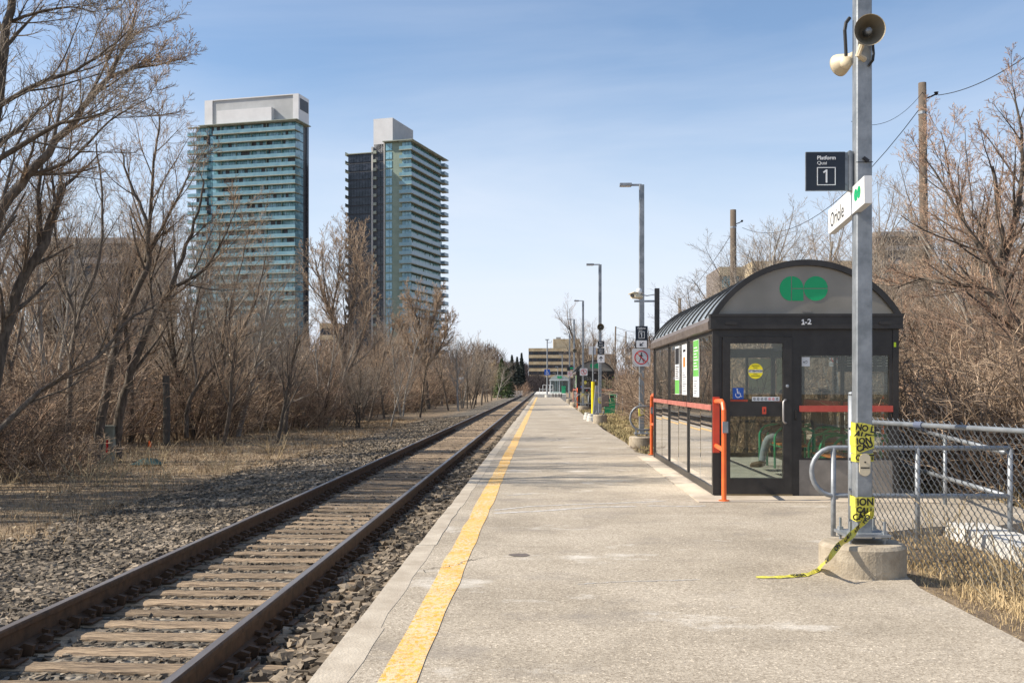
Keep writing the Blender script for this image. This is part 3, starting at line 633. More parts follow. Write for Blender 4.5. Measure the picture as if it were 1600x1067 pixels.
    b = B(); b.rect(fr, .235, .47, 1.237, 1.262, -.0155, -.010); b.build('trim', 'redplate', d)
    # door stickers
    b = B(); b.rect(fr, .27, .417, 1.27, 1.418, -.0155, -.0135); w_ = b.build('wheelchair_sticker', 'blue', d)
    b = B(); f2 = FX(X+.343, Y, 1.344)
    b.ring(f2, 0, -.018, .030, .039, -.0134, -.012, 20, 150, 380); b.plate(f2, [(math.cos(R(a))*.011-.012, math.sin(R(a))*.011+.052) for a in range(0,360,40)], -.0134, -.012)
    b.line(f2, -.011,.038,-.006,.0,.013,-.0134,-.012); b.line(f2, -.006,.002,.03,.0,.010,-.0134,-.012); b.line(f2, .028,.002,.04,-.045,.009,-.0134,-.012); b.line(f2,.038,-.043,.055,-.036,.007,-.0134,-.012); b.line(f2, -.008,.024,.02,.022,.007,-.0134,-.012)
    b.build('symbol', 'signwhite', w_)
    b = B(); b.plate(fr, [(.578+.102*math.cos(R(a)), 1.637+.102*math.sin(R(a))) for a in range(0,360,12)], -.0155, -.0135); w_ = b.build('warning_sticker', 'yellow', d)
    b = B(); b.rect(fr, .482, .674, 1.616, 1.656, -.0134, -.0128); b.build('stripe', 'signgrey', w_)
    b = B(); b.text(fr, 'ATTENTION', .578, 1.637, .037, -.0127, -.012, off=.001, sx=.95)
    b.text(fr, 'Automatic\nDoor', .578, 1.694, .026, -.0134, -.0125); b.text(fr, 'Porte\nautomatique', .578, 1.588, .024, -.0134, -.0125); b.build('lettering', 'ink', w_)
    b = B(); b.rect(fr, .53, .90, 1.245, 1.30, -.0097, -.009); w_ = b.build('icon_strip', 'signgrey', d)
    b = B(); c = B()
    for k in range(7):
        cx = .562+k*.051; (c if k in (4, 5) else b).ring(fr, cx, 1.273, .012, .017, -.0089, -.0082, 14); (c if k in (4,5) else b).line(fr, cx-.008, 1.267, cx+.008, 1.28, .006, -.0089, -.0082)
    b.build('icon', 'ink', w_); c.build('icon', 'red', w_)
    b = B(); b.rrect(fr, .662, .716, 1.075, 1.17, .0155, .019, .008); w_ = b.build('red_tag', 'redplate', d)
    b = B(); b.plate(fr, [(.678,1.12),(.689,1.098),(.70,1.12),(.694,1.12),(.694,1.145),(.684,1.145),(.684,1.12)], .0191, .0198); b.build('symbol', 'ink', w_)
    b = B(); b.rect(fr, .25, .45, 1.19, 1.2, .0, .001)
    # threshold
    b = B(); b.box(X+.12, X+1.07, Y-.02, Y+.07, .0125, .026); b.build('threshold', pm_sill, S)
    # window beside the door
    for z0, z1 in ((.501, 1.105), (1.186, 1.839)):
        b = B(); b.plate(fr, [(1.2,z0),(W-.125,z0),(W-.125,z1),(1.2,z1)], -.045, -.039); b.build('window_pane', 'glass', S)
    b = B(); b.rect(fr, 1.166, W-.081, .012, .474, -.06, -.012); b.build('kick_panel', 'kick', S)
    b = B(); b.rect(fr, 1.195, 1.315, 1.70, 1.82, .0005-.039, -.034); w_ = b.build('no_smoking_sticker', 'signgrey', S)
    b = B(); b.ring(fr, 1.255, 1.765, .026, .031, -.0338, -.033, 18, 180, 360); b.line(fr, 1.232, 1.752, 1.278, 1.772, .008, -.0338, -.033); b.build('symbol', 'ink', w_)
    b = B(); b.rrect(fr, 2.432, 2.462, 1.95, 2.01, .0005, .003, .004); b.build('lime_tag', 'lime', S)
    for x in (1.115,): 
        b = B(); b.tube([(X+x, Y+.003, 1.12),(X+x, Y-.03, 1.11),(X+x, Y-.03, 1.02),(X+x, Y+.003, 1.0)], .008, 6); b.build('pull', 'black', S)
    # glass of the long walls and the back, two panes to each bay
    for x in (.026, W-.034):
        for k in range(3):
            y0, y1 = Y+k*LN/3+(.09 if k == 0 else .03), Y+(k+1)*LN/3-(.09 if k == 2 else .03); ym = (y0+y1)/2
            for a, c_, tw in ((y0, ym-.004, .004), (ym+.004, y1, -.003)):
                for z0, z1 in ((.11, 1.104), (1.201, HE-.06)):
                    xx = X+x; g_ = B(); g_.add([(xx, a, z0), (xx+tw, c_, z0), (xx+tw, c_, z1), (xx, a, z1)], [(0,1,2,3)]); g_.build('side_pane', 'glass_side', S)
    for x0, x1 in ((.13,1.2),(1.25,1.9),(1.95,W-.08)):
        for z0, z1 in ((.1,1.11),(1.18,2.0)):
            g_ = B(); yy_ = Y+LN-.04; g_.add([(X+x0, yy_, z0), (X+x1, yy_, z0), (X+x1, yy_, z1), (X+x0, yy_, z1)], [(0,1,2,3)]); g_.build('back_pane', 'glass', S)
    b = B(); b.box(X+1.96, X+2.40, Y+LN-.12, Y+LN-.08, 1.30, 1.98); b.build('frosted_board', 'frost', S)
    # departures board inside
    b = B(); b.box(X+.10, X+1.19, Y+LN-.16, Y+LN-.085, 1.72, 2.16); bo = b.build('timetable_board', 'ink', S)
    b = B(); f3 = FX(X, Y+LN-.16, 0)
    for r_ in range(5):
        for c_ in range(6): b.rect(f3, .15+c_*.175, .15+c_*.175+.10-.03*((r_*c_) % 2), 1.83+r_*.055, 1.838+r_*.055, .001, .002)
    b.build('lettering', 'signgrey', bo)
    # posters stuck to the long glass wall
    f4 = frame((X, Y, 0), (0,-1,0))
    for yc, z0, hh, body, kind in ((3.72, 1.30, .80, 'signwhite', 0), (2.86, 1.30, .80, 'signwhite', 1), (1.62, 1.28, .84, 'signwhite', 2)):
        b = B(); b.rect(f4, -yc-.27, -yc+.27, z0, z0+hh, .002-.024, .0045-.024); po = b.build('poster', body, S)
        def rr(mat, u0, u1, v0, v1, nm='print'):
            q = B(); q.rect(f4, -yc+u0, -yc+u1, z0+v0, z0+v1, .0046-.024, .0054-.024); q.build(nm, mat, po)
        if kind == 0:
            rr('ink', -.24, .24, .50, .77); rr('postergreen', -.26, .26, .01, .24); q = B()
            for k in range(7): q.rect(f4, -yc-.2, -yc+.2-.05*(k % 3), z0+.27+k*.03, z0+.285+k*.03, .0046-.024, .0054-.024)
            q.build('print', 'ink', po)
        elif kind == 1:
            rr('posterorange', -.12, .12, .44, .60); q = B()
            for k in range(9): q.rect(f4, -yc-.2, -yc+.2-.06*(k % 3), z0+.06+k*.036, z0+.07+k*.036, .0046-.024, .0054-.024)
            q.rect(f4, -yc-.15, -yc+.15, z0+.68, z0+.72, .0046-.024, .0054-.024); q.build('print', 'ink', po)
        else:
            rr('postergreen', -.26, .26, .30, .83); q = B()
            for k in range(8): q.rect(f4, -yc-.2, -yc+.2-.07*(k % 3), z0+.40+k*.045, z0+.414+k*.045, .0055-.024, .006-.024)
            q.build('print', 'signwhite', po)
            q = B()
            for k in range(6): q.rect(f4, -yc-.2, -yc+.05+.04*(k % 3), z0+.05+k*.035, z0+.06+k*.035, .0046-.024, .0054-.024)
            q.build('print', 'ink', po)
    # orange guard rails at the two platform-side corners
    for y0, sg in ((0, -1), (LN, 1)):
        b = B(); yf = Y+y0+sg*.01
        P_ = [(X+.04, yf, 1.24), (X+.035, yf+sg*.45, 1.25), (X+.03, yf+sg*.58, 1.22), (X+.03, yf+sg*.64, 1.14), (X+.03, yf+sg*.65, .9), (X+.03, yf+sg*.65, .012)]
        b.tube(P_, .032, 10); b.tube([(X+.04, yf, .66), (X+.03, yf+sg*.64, .64)], .03, 10); b.lathe([(.07,.012),(.07,.022),(.03,.024)], 12, Matrix.Translation((X+.03, yf+sg*.65, 0)))
        gr_ = b.build('guard_rail', 'orange', S, smooth=False)
        b = B(); 
        if sg < 0: b.box(X-.004, X+.085, yf-.02, yf+.005, .57, 1.30)
        else: b.box(X-.004, X+.085, yf-.005, yf+.02, .57, 1.30)
        b.build('mount_plate', 'redplate', gr_)
        b = B(); b.box(X+.005, X+.075, yf+sg*.65-.05, yf+sg*.65+.04, .86, 1.0); b.build('clamp', 'galv', gr_)
    b = B(); b.box(X+.05, X+W-.05, Y+.08, Y+LN-.05, .0, .016); b.build('floor_slab', pm_floor, S)
    return S
pm_galv = pm('brushed_handle', (.42,.40,.38), (.5,.48,.46), 9, .4, .6)
pm_sill = pm('brass_threshold', (.30,.22,.11), (.38,.29,.16), 9, .5, .4)
pm_floor = pm('shelter_floor', (.36,.35,.32), (.46,.45,.42), 3, .85)
SX, SY = 2.23, 13.5
S1 = shelter((SX, SY, 0), 'black framed shelter with curved roof and door, nearest on the platform beside the big pole', 'arched platform shelters')
S1.scale = (.965, 1, 1)
S2 = dup(S1, (2.2, 66.7, 0), label='smaller looking second arched shelter, farther down the platform behind the green bin')
# rear post with camera fixed behind the first shelter
def cctv():
    t = thing('camera_post', (SX+.08, SY+LN+.16, 0), 'slim black post behind the shelter corner carrying a small white camera on an arm', 'camera post')
    x, y = SX+.09, SY+LN+.16
    b = MB(); b.box(x-.045, x+.05, y, y+.09, 0, 3.42); b.build('post', 'black', t)
    b = MB(); b.box(x-.46, x-.03, y+.02, y+.06, 3.14, 3.18); b.tube([(x-.03, y+.04, 3.30),(x-.2, y+.04, 3.27),(x-.36, y+.04, 3.30)], .012, 6); b.build('arm', 'galv', t)
    b = MB(); fr = frame((x-.42, y+.02, 3.26), (.75,-.6,.25)); b.box(0,0,0,0,0,0); b = MB()
    b.rrect(fr, -.06, .06, -.045, .045, -.16, .13, .02); b.rect(fr, -.075, .075, .048, .06, -.17, .17); hd = b.build('camera_housing', 'cream', t)
    b = MB(); b.lathe([(.035,.131),(.035,.15),(0,.15)], 12, fr); b.build('lens', 'ink', hd)
    b = MB(); b.lathe([(0,-.06),(.05,-.04),(.06,0),(.05,.05),(0,.07)], 14, Matrix.Translation((x-.36, y+.03, 3.36))); b.build('dome', 'signgrey', t, smooth=True)
cctv()
# benches inside the first shelter
def bench(x, y0, n, label):
    t = thing('waiting_bench', (x, y0, .016), label, 'bench', 'benches inside the shelter')
    for k in range(n):
        y = y0+k*.62; b = MB()
        b.tube([(x, y, .016),(x, y, .55),(x+.03, y, .63),(x+.10, y, .70),(x+.22, y, .73),(x+.42, y, .72),(x+.50, y, .68),(x+.52, y, .6),(x+.52, y, .016)], .021, 8); b.build('hoop', 'benchgreen', t, smooth=True)
    b = MB(); b.tube([(x+.06, y0, .40),(x+.06, y0+(n-1)*.62, .40)], .015, 6); b.tube([(x+.48, y0, .40),(x+.48, y0+(n-1)*.62, .40)], .015, 6); b.build('seat_rail', 'benchgreen', t)
    b = MB()
    for i in range(4): b.box(x+.04+i*.115, x+.14+i*.115, y0+.03, y0+(n-1)*.62-.03, .42, .448)
    b.build('seat', 'wood', t)
bench(4.02, 14.35, 3, 'green tube bench with orange wooden seat seen through the window right of the door')
bench(4.02, 17.25, 4, 'green tube bench with wooden seat, farther inside, where the person sits')

# ============================================================ PERSON (seated, facing the track)
def skin_obj(name, V, E, rad, mat, parent, lv=2, root=0):
    me = bpy.data.meshes.new(name); o = ORG[parent.name]
    me.from_pydata([tuple(Vector(v)-o) for v in V], E, []); ob = bpy.data.objects.new(name, me); COL.objects.link(ob)
    ob.modifiers.new('s', 'SKIN')
    for i, r in enumerate(rad):
        s = me.skin_vertices[0].data[i]; s.radius = r if hasattr(r, '__len__') else (r, r); s.use_root = (i == root)
    sb = ob.modifiers.new('u', 'SUBSURF'); sb.levels = lv; sb.render_levels = lv
    dg = bpy.context.evaluated_depsgraph_get(); dg.update(); m2 = bpy.data.meshes.new_from_object(ob.evaluated_get(dg))
    ob.modifiers.clear(); ob.data = m2; m2.materials.clear(); m2.materials.append(M[mat] if isinstance(mat, str) else mat)
    m2.polygons.foreach_set('use_smooth', [True]*len(m2.polygons)); ob.name = name; ob.parent = parent; ORG[ob.name] = o; return ob
M['skin'] = pm('skin', (.52,.30,.21), (.58,.35,.25), 8, .5)
M['denim'] = pm('faded_denim', (.15,.18,.22), (.24,.28,.32), 12, .9, bump=.3)
M['jacket'] = pm('brown_jacket', (.07,.055,.04), (.11,.09,.065), 6, .85, bump=.3, bscale=14)
M['shoe'] = pm('brown_suede', (.07,.045,.025), (.11,.075,.045), 14, .85)
M['hair'] = pm('dark_hair', (.03,.02,.014), (.06,.04,.03), 30, .6)
M['glove'] = pm('black_glove', (.014,.014,.015), None, rough=.7)
def person():
    y = 18.2; t = thing('person', (4.35, y, .016), 'person in brown jacket and grey blue jeans sitting on the bench inside the shelter', 'person')
    hx = 4.38
    V = [(hx, y, .55), (hx-.02, y, .72), (hx-.03, y, .90), (hx-.05, y, 1.02), (hx-.07, y, 1.10), (hx-.09, y, 1.16)]
    E = [(0,1),(1,2),(2,3),(3,4),(4,5)]; rad = [(.13,.15),(.12,.15),(.13,.17),(.11,.17),(.055,.055),(.05,.05)]
    def limb(start, pts, rs):
        p = start
        for q, r in zip(pts, rs): V.append(q); rad.append(r); E.append((p, len(V)-1)); p = len(V)-1
        return p
    for s in (-1, 1):
        kx, ky = hx-.42+.03*s, y+s*.12
        limb(0, [(hx-.12, y+s*.10, .52), (kx+.2, ky, .54), (kx, ky, .51), (kx-.02, ky, .44), (kx-.06, ky, .28), (kx-.09, ky, .11)], [.095,.085,.065,.06,.055,.042])
        el = (hx-.10, y+s*.27, .74)
        limb(3, [(hx-.05, y+s*.19, 1.0), (hx-.06, y+s*.24, .9), el, (hx-.25, y+s*.18, .70), (hx-.36, y+s*.10, .665)], [.07,.058,.05,.042,.032])
    body = skin_obj('body', V, E, rad, 'jacket', t, 2)
    # trousers over the legs
    for s in (-1, 1):
        kx, ky = hx-.42+.03*s, y+s*.12
        skin_obj('trouser_leg', [(hx-.02, y+s*.09, .53), (hx-.14, y+s*.10, .53), (kx+.2, ky, .545), (kx+.02, ky, .52), (kx-.02, ky, .44), (kx-.06, ky, .28), (kx-.085, ky, .15), (kx-.085, ky, .12)], [(i, i+1) for i in range(7)], [.125,.112,.098,.078,.072,.068,.062,.062], 'denim', t, 2)
        fx = kx-.09
        skin_obj('shoe', [(fx+.06, ky, .055), (fx, ky, .075), (fx-.07, ky, .06), (fx-.15, ky, .048), (fx-.215, ky, .044), (fx+.0, ky, .13)], [(0,1),(1,2),(2,3),(3,4),(1,5)], [.040,(.045,.05),(.042,.045),(.036,.046),(.026,.035),.05], 'shoe', t, 2, 1)
    # gloved hands with fingers
    for s in (-1, 1):
        hx0, hy0, hz0 = hx-.385, y+s*.09, .655
        HV = [(hx0, hy0, hz0), (hx0-.045, hy0, hz0-.01)]; HE_ = [(0,1)]; HR = [(.026,.02),(.036,.018)]
        for k, (dy, ln) in enumerate(((-.032,.060),(-.011,.070),(.011,.066),(.032,.052))):
            a = len(HV); HV += [(hx0-.075, hy0+dy, hz0-.018), (hx0-.075-ln*.5, hy0+dy, hz0-.035), (hx0-.078-ln*.8, hy0+dy, hz0-.062)]; HR += [.011,.010,.0085]; HE_ += [(1,a),(a,a+1),(a+1,a+2)]
        a = len(HV); HV += [(hx0-.03, hy0-s*.042, hz0-.012), (hx0-.06, hy0-s*.062, hz0-.03)]; HR += [.013,.010]; HE_ += [(0,a),(a,a+1)]
        skin_obj('glove', HV, HE_, HR, 'glove', t, 1)
    hc = Vector((hx-.115, y, 1.265))
    b = MB(); n = 18; vs = []; prf = [(-.125,.02),(-.112,.045),(-.085,.062),(-.05,.074),(0,.082),(.045,.083),(.08,.072),(.105,.048),(.118,.015)]
    for z, r in prf:
        for j in range(n):
            a = 2*math.pi*j/n; fxx = math.cos(a)*r*1.16; fy = math.sin(a)*r*.92
            if z < -.03 and fxx > 0: fxx *= .75
            vs.append(hc+Vector((fxx, fy, z)))
    b.add(vs, [(i*n+j, i*n+(j+1)%n, (i+1)*n+(j+1)%n, (i+1)*n+j) for i in range(len(prf)-1) for j in range(n)]+[tuple(reversed(range(n))), tuple((len(prf)-1)*n+j for j in range(n))])
    hd = b.build('head', 'skin', t, smooth=True)
    b = MB(); b.add([hc+Vector(q) for q in ((-.088,0,.02),(-.118,0,-.022),(-.09,-.018,-.028),(-.09,.018,-.028))], [(0,1,2),(0,3,1),(1,3,2)]); b.build('nose', 'skin', hd)
    b = MB(); b.box(hc.x-.088, hc.x-.08, hc.y-.024, hc.y+.024, hc.z-.062, hc.z-.054); b.build('mouth', pm('lips', (.35,.13,.11), None), hd)
    for s in (-1, 1):
        b = MB(); b.lathe([(0,-.010),(.010,-.004),(.011,.003),(0,.010)], 10, Matrix.Translation(hc+Vector((-.084, s*.032, .008)))); b.build('eye', 'ink', hd)
        b = MB(); b.lathe([(0,-.028),(.012,-.014),(.016,.008),(0,.028)], 8, Matrix.Translation(hc+Vector((.008, s*.079, -.005)))); b.build('ear', 'skin', hd)
    b = MB(); vs = []; prf = [(-.05,.078),(0,.089),(.05,.091),(.09,.078),(.117,.050),(.128,.012)]
    for i, (z, r) in enumerate(prf):
        for j in range(n):
            a = 2*math.pi*j/n; fxx = math.cos(a)*r*1.18; 
            lim = -.03 if z < .05 else -1
            vs.append(hc+Vector((max(fxx, lim)+.006, math.sin(a)*r*.96, z)))
    b.add(vs, [(i*n+j, i*n+(j+1)%n, (i+1)*n+(j+1)%n, (i+1)*n+j) for i in range(len(prf)-1) for j in range(n)]+[tuple((len(prf)-1)*n+j for j in range(n))]); b.build('hair', 'hair', t, smooth=True)
person()

# ============================================================ LAMP POLES AND WHAT HANGS ON THEM
PLG = 'galvanised lamp poles along the platform'
def lamp_pole(x, y, h, label, wd=.125, base_r=.325, base_h=.24, side=-1):
    t = thing('lamp_pole', (x, y, 0), label, 'lamp pole', PLG)
    b = MB(); b.lathe([(base_r-.0,-.3),(base_r,base_h-.03),(base_r-.025,base_h-.004),(base_r-.04,base_h),(.0,base_h)], 40, Matrix.Translation((x, y, 0))); b.build('footing', 'conc', t, smooth=False)
    b = MB(); b.box(x-.17, x+.17, y-.17, y+.17, base_h+.055, base_h+.075)
    for a in (-.13, .13):
        for c in (-.13, .13): b.tube([(x+a, y+c, base_h), (x+a, y+c, base_h+.17)], .011, 6); b.tube([(x+a, y+c, base_h+.03), (x+a, y+c, base_h+.055)], .024, 6, rot=.3); b.tube([(x+a, y+c, base_h+.075), (x+a, y+c, base_h+.098)], .024, 6)
    b.build('base_plate', 'galv', t)
    b = MB(); r0 = wd/2; 
    vs = []; c = .16*r0; ring = [(-r0,-r0+c),(-r0+c,-r0),(r0-c,-r0),(r0,-r0+c),(r0,r0-c),(r0-c,r0),(-r0+c,r0),(-r0,r0-c)]
    for z, k in ((base_h+.075, 1.0), (h, .93)): vs += [(x+a*k, y+c_*k, z) for a, c_ in ring]
    b.add(vs, [(i, (i+1)%8, 8+(i+1)%8, 8+i) for i in range(8)]+[tuple(8+i for i in range(8)), tuple(reversed(range(8)))]); sh = b.build('shaft', 'galv', t)
    b = MB(); fz = base_h+.60; fr = FX(x+.0, y-r0, fz); b.plate(fr, [(.0+.042*math.cos(R(a)), (.045 if math.sin(R(a)) >= 0 else -.045)+.042*math.sin(R(a))) for a in range(0,360,15)], 0, .012); hh = b.build('hand_hole_cover', 'cream', sh)
    b = MB(); b.rect(fr, -.034, .034, -.028, -.018, .0121, .0135); b.plate(fr, [(.007*math.cos(R(a)), .02+.007*math.sin(R(a))) for a in range(0,360,60)], .0121, .017); b.build('slot', 'ink', hh)
    b = MB(); b.box(x+side*.50, x, y-.03, y+.03, h-.02, h+.02); b.build('arm', 'galvd', t)
    b = MB(); q = x+side*.52; b.box(min(q, q-side*.28), max(q, q-side*.28), y-.10, y+.10, h-.028, h+.034); hd = b.build('lamp_head', 'galvd', t)
    b = MB(); b.box(min(q-side*.03, q-side*.25), max(q-side*.03, q-side*.25), y-.08, y+.08, h-.036, h-.029); b.build('diffuser', 'signwhite', hd)
    return t
def wrap(x, y, z0, z1, hw, label, letters=True, seed=1, name='caution_tape', group=None):
    r = random.Random(seed); t = thing(name, (x, y, z0), label, 'caution tape', group)
    b = MB(); c = MB(); z = z0; k = 0
    while z < z1-.03:
        hgt = r.uniform(.055, .08); o = hw+.004+.003*(k % 3); tl = r.uniform(-.055, .055)
        q = [(-o,-o),(o,-o),(o,o),(-o,o)]; zz = [z, z+tl, z+tl*.5, z+r.uniform(-.01,.01)]; n = 5; vs = []
        for i in range(4):
            a0, a1 = q[i], q[(i+1)%4]
            for j in range(n):
                f = j/n; vs.append((x+a0[0]+(a1[0]-a0[0])*f+r.uniform(-.002,.002), y+a0[1]+(a1[1]-a0[1])*f+(r.uniform(-.002,.0) if i == 0 else 0), zz[i]+(zz[(i+1)%4]-zz[i])*f))
        m = len(vs); vs += [(a, b_, c_+hgt+r.uniform(-.006,.006)) for a, b_, c_ in vs]
        b.add(vs, [(i, (i+1)%m, m+(i+1)%m, m+i) for i in range(m)])
        if letters:
            fr = frame((x, y-o-.0035, z+tl*.5+hgt*.5), (1,0,tl/(2*hw+.001)*1.0))
            c.text(fr, ('CAUT','CAU','ION','AUTI','NO LI','CAUT')[k % 6], r.uniform(-.012,.008), 0, hgt*.95, 0, .0012, off=.0025, sx=.92)
        z += hgt*r.uniform(.72, 1.0); k += 1
    tp = b.build('band', 'tape', t)
    if letters: c.build('lettering', 'ink', tp)
    return t
NX, NY = at(1347,0,7.95).x, at(1347,0,7.95).y
LAMPS = []
P1 = lamp_pole(NX, NY, 6.25, 'thick galvanised pole in the right foreground on a round concrete footing with loudspeakers'); P1['category'] = 'pole'
def lx(px, d): v = at(px, 602, d); return v.x, v.y
specs = [(1002.5,24.4,6.22,'second nearest lamp pole, with the no walking sign and a concrete footing beside the shelter'),
         (937.5,39.3,6.08,'lamp pole with the upward arrow sign, beside the tall grey panel and yellow sleeve'),
         (911,60,6.4,'lamp pole standing just in front of the far black shelter, with a small prohibition sign'),
         (897,73.8,6.2,'slim distant lamp pole directly behind the left edge of the second shelter'),
         (890,92,6.1,'thin distant lamp pole with a small prohibition sign near the grey shelter')]
LP = []
for k, (px, d, h, lb) in enumerate(specs):
    x, y = lx(px, d); LP.append((x, y)); lamp_pole(x, y, h, lb, base_r=.30 if k != 1 else .27, base_h=.24 if k != 1 else .33)
wrap(NX, NY, .86, 1.16, .0625, 'yellow and black caution tape wound round the near pole above its oval cover plate', True, 3)
wrap(NX, NY, .40, .60, .0625, 'yellow and black caution tape wound round the foot of the near pole', True, 5)
wrap(LP[0][0], LP[0][1], .72, .90, .06, 'caution tape wrapped on the pole behind the shelter below the no walking sign', False, 6)
wrap(LP[1][0], LP[1][1], .78, .96, .06, 'caution tape on the pole carrying the upward arrow sign', False, 7)
wrap(LP[2][0], LP[2][1], .80, .95, .06, 'caution tape on the pole in front of the far arched shelter', False, 8)
# trailing end of tape across the footing and pavement
def tape_trail():
    A = [(1364,800,7.84,.0),(1358,806,7.82,0),(1348,816,7.80,0),(1335,832,7.76,0),(1322,842,7.70,0),(1308,855,7.60,0),(1292,875,7.50,0)]
    pts = [at(a, b, c) for a, b, c, _ in A]
    for px, py in ((1278,890),(1262,897),(1240,899),(1215,901),(1181,901)): q = gr(px, py, .012); pts.append(q)
    t = thing('caution_tape', pts[-1], 'loose yellow caution tape trailing from the near pole over its footing onto the asphalt', 'caution tape')
    fine = []
    for i in range(len(pts)-1):
        for k in range(6): fine.append(pts[i].lerp(pts[i+1], k/6))
    fine.append(pts[-1]); vs = []; N = len(fine)
    for i, p in enumerate(fine):
        f = i/(N-1); wv = .032*(1-.55*max(0,(f-.6)/.4)); tw = .5*math.sin(i*.55)+ (0 if f < .5 else 1.15*min(1,(f-.5)*4))
        upv = Vector((0, -math.sin(tw), math.cos(tw))); 
        if f > .62: upv = Vector((.1*math.sin(i), .9, .25+.12*math.sin(i*1.3))).normalized()
        vs += [p-upv*wv, p+upv*wv]
    b = MB(); b.add(vs, [(2*i, 2*i+2, 2*i+3, 2*i+1) for i in range(N-1)]); bd = b.build('band', 'tape', t)
    b = MB()
    for i, s in ((9,'NO'),(16,'UT'),(23,'CAU'),(30,'ON'),(36,'CAU'),(43,'TION'),(52,'TION')):
        if i+3 >= N: continue
        p = fine[i]; u = (fine[i+3]-fine[i-2]); 
        if u.x < 0: u = -u
        vv = Vector(vs[2*i+1])-Vector(vs[2*i]); 
        fr = frame(p+Vector((0,-.006,.003)), u, up=vv); b.text(fr, s, 0, 0, .05, 0, .001, off=.002)
    b.build('lettering', 'ink', bd)
tape_trail()
# horn loudspeakers
def horn(c, dirv, r, label, back=.2):
    dv = Vector(dirv).normalized(); Mx = Matrix.Translation(c) @ dv.to_track_quat('Z', 'Y').to_matrix().to_4x4()
    t = thing('loudspeaker', c, label, 'loudspeaker', 'horn loudspeakers on the poles')
    b = MB(); b.lathe([(r,.0),(r*1.03,.008),(r*.99,-.012),(r*.81,-.055),(r*.54,-.115),(r*.47,-.135),(r*.45,-back),(0,-back)], 28, Mx, False); hn = b.build('horn', 'cream', t, smooth=True)
    b = MB(); b.lathe([(r*1.0,.001),(r*.76,-.045),(r*.48,-.10),(r*.38,-.12),(0,-.12)], 28, Mx, False); b.build('throat', 'creamdark', t, smooth=True)
    b = MB(); b.lathe([(r*.24,-.12),(r*.24,-.03),(r*.18,-.015),(0,-.012)], 16, Mx); b.build('plug', 'galv', t, smooth=True)
    return t, Mx
c = at(1359,47,7.72); t_, _ = horn(c, (-.06,-1,-.10), .113, 'round horn loudspeaker facing the camera near the top of the near pole')
b = MB(); k = c+Vector((-.03,.10,-.08)); b.tube([k, k+Vector((-.02,.02,-.07)), (NX, NY-.06, k.z-.09)], .022, 8); b.build('bracket', 'cream', t_)
b = MB(); a = at(1364,72,7.85); b.tube([a+Vector((0,0,.02)), a, a+Vector((.005,0,-.06)), a+Vector((0,0,-.11)), a+Vector((-.02,.03,-.14))], .011, 6); b.build('cable', 'rubber', t_)
c2 = at(1322,95,8.12); t2, _ = horn(c2+Vector((-.02,.12,0)), (-.5,1,-.15), .088, 'cream horn loudspeaker turned away behind the left side of the near pole')
b = MB(); a = at(1322,88,7.98); b.tube([a, at(1321,66,7.98), at(1320,48,7.98), at(1322,36,7.98), at(1328,28,7.98)], .014, 6); b.build('cable', 'rubber', t2)
b = MB(); b.lathe([(.042,-.02),(.046,0),(.046,.03),(.036,.045),(0,.045)], 16, Matrix.Translation(at(1322,99,8.05)) @ Vector((-.35,-1,0.1)).to_track_quat('Z','Y').to_matrix().to_4x4()); b.build('driver', 'cream', t2, smooth=True)
horn(at(938.5,511,39.1), (0,-1,-.1), .13, 'small dark horn loudspeaker on the arrow sign pole'); horn(at(898,548,73.6), (0,-1,-.1), .14, 'tiny dark loudspeaker on a distant pole behind the second shelter')
# platform number sign (near)
def sign_plate(fr, u0, u1, v0, v1, mat, t, name='board', w0=-.012, w1=0, r=.0):
    b = MB(); (b.rrect(fr, u0, u1, v0, v1, w0, w1, r) if r else b.rect(fr, u0, u1, v0, v1, w0, w1)); return b.build(name, mat, t)
dS = 7.95; o = at(1290,268,dS); frS = frame(o, (1,0,0)); pxm = dS/F
t = thing('platform_sign', o, 'square dark navy Platform 1 sign sticking out left of the near pole', 'sign')
bd = sign_plate(frS, -.150, .150, -.147, .147, 'navy', t); sign_plate(frS, -.155, -.1505, -.15, .15, 'galv', t, 'edge_trim'); 
b = MB(); b.rect(frS, -.1505, .15, .1475, .152, -.012, .001); b.rect(frS, -.1505, .15, -.152, -.1475, -.012, .001); b.build('edge_trim', 'galv', t)
b = MB(); b.text(frS, 'Platform', -.066, .104, .041, .0005, .002, 'LEFT', .0008, 1.02); b.text(frS, 'Quai', -.066, .064, .038, .0005, .002, 'LEFT', 0, 1.02)
for r_ in ((-.066,.077,.026,.032),(-.066,.077,-.108,-.102),(-.066,-.060,-.1015,.0255),(.071,.077,-.1015,.0255)): b.rect(frS, *r_, .0005, .002)
b.plate(frS, [(.001,-.088),(.013,-.088),(.013,.014),(.004,.014),(-.020,-.004),(-.014,-.014),(.001,-.003)], .0005, .002)
b.build('lettering', 'signwhite', bd)
b = MB(); b.rect(frS, .151, .198, -.15, .15, -.03, -.012); b.rect(frS, .18, .198, -.15, .16, -.06, .004); b.rect(frS, .199, .22, -.15, .16, -.07, -.02); b.tube([frS @ Vector((.165,.10,-.013)), frS @ Vector((.165,.10,-.004))], .007, 6); b.tube([frS @ Vector((.165,-.10,-.013)), frS @ Vector((.165,-.10,-.004))], .007, 6); b.build('bracket', 'galv', t)
b = MB(); fr0 = FX(NX, NY-.0625, o.z); b.rect(fr0, -.064, .064, .055, .061, 0, .004); b.plate(fr0, [(-.022,.085),(-.006,.10),(.034,.07),(.018,.052)], .004, .02); b.build('clamp', 'ink', t)
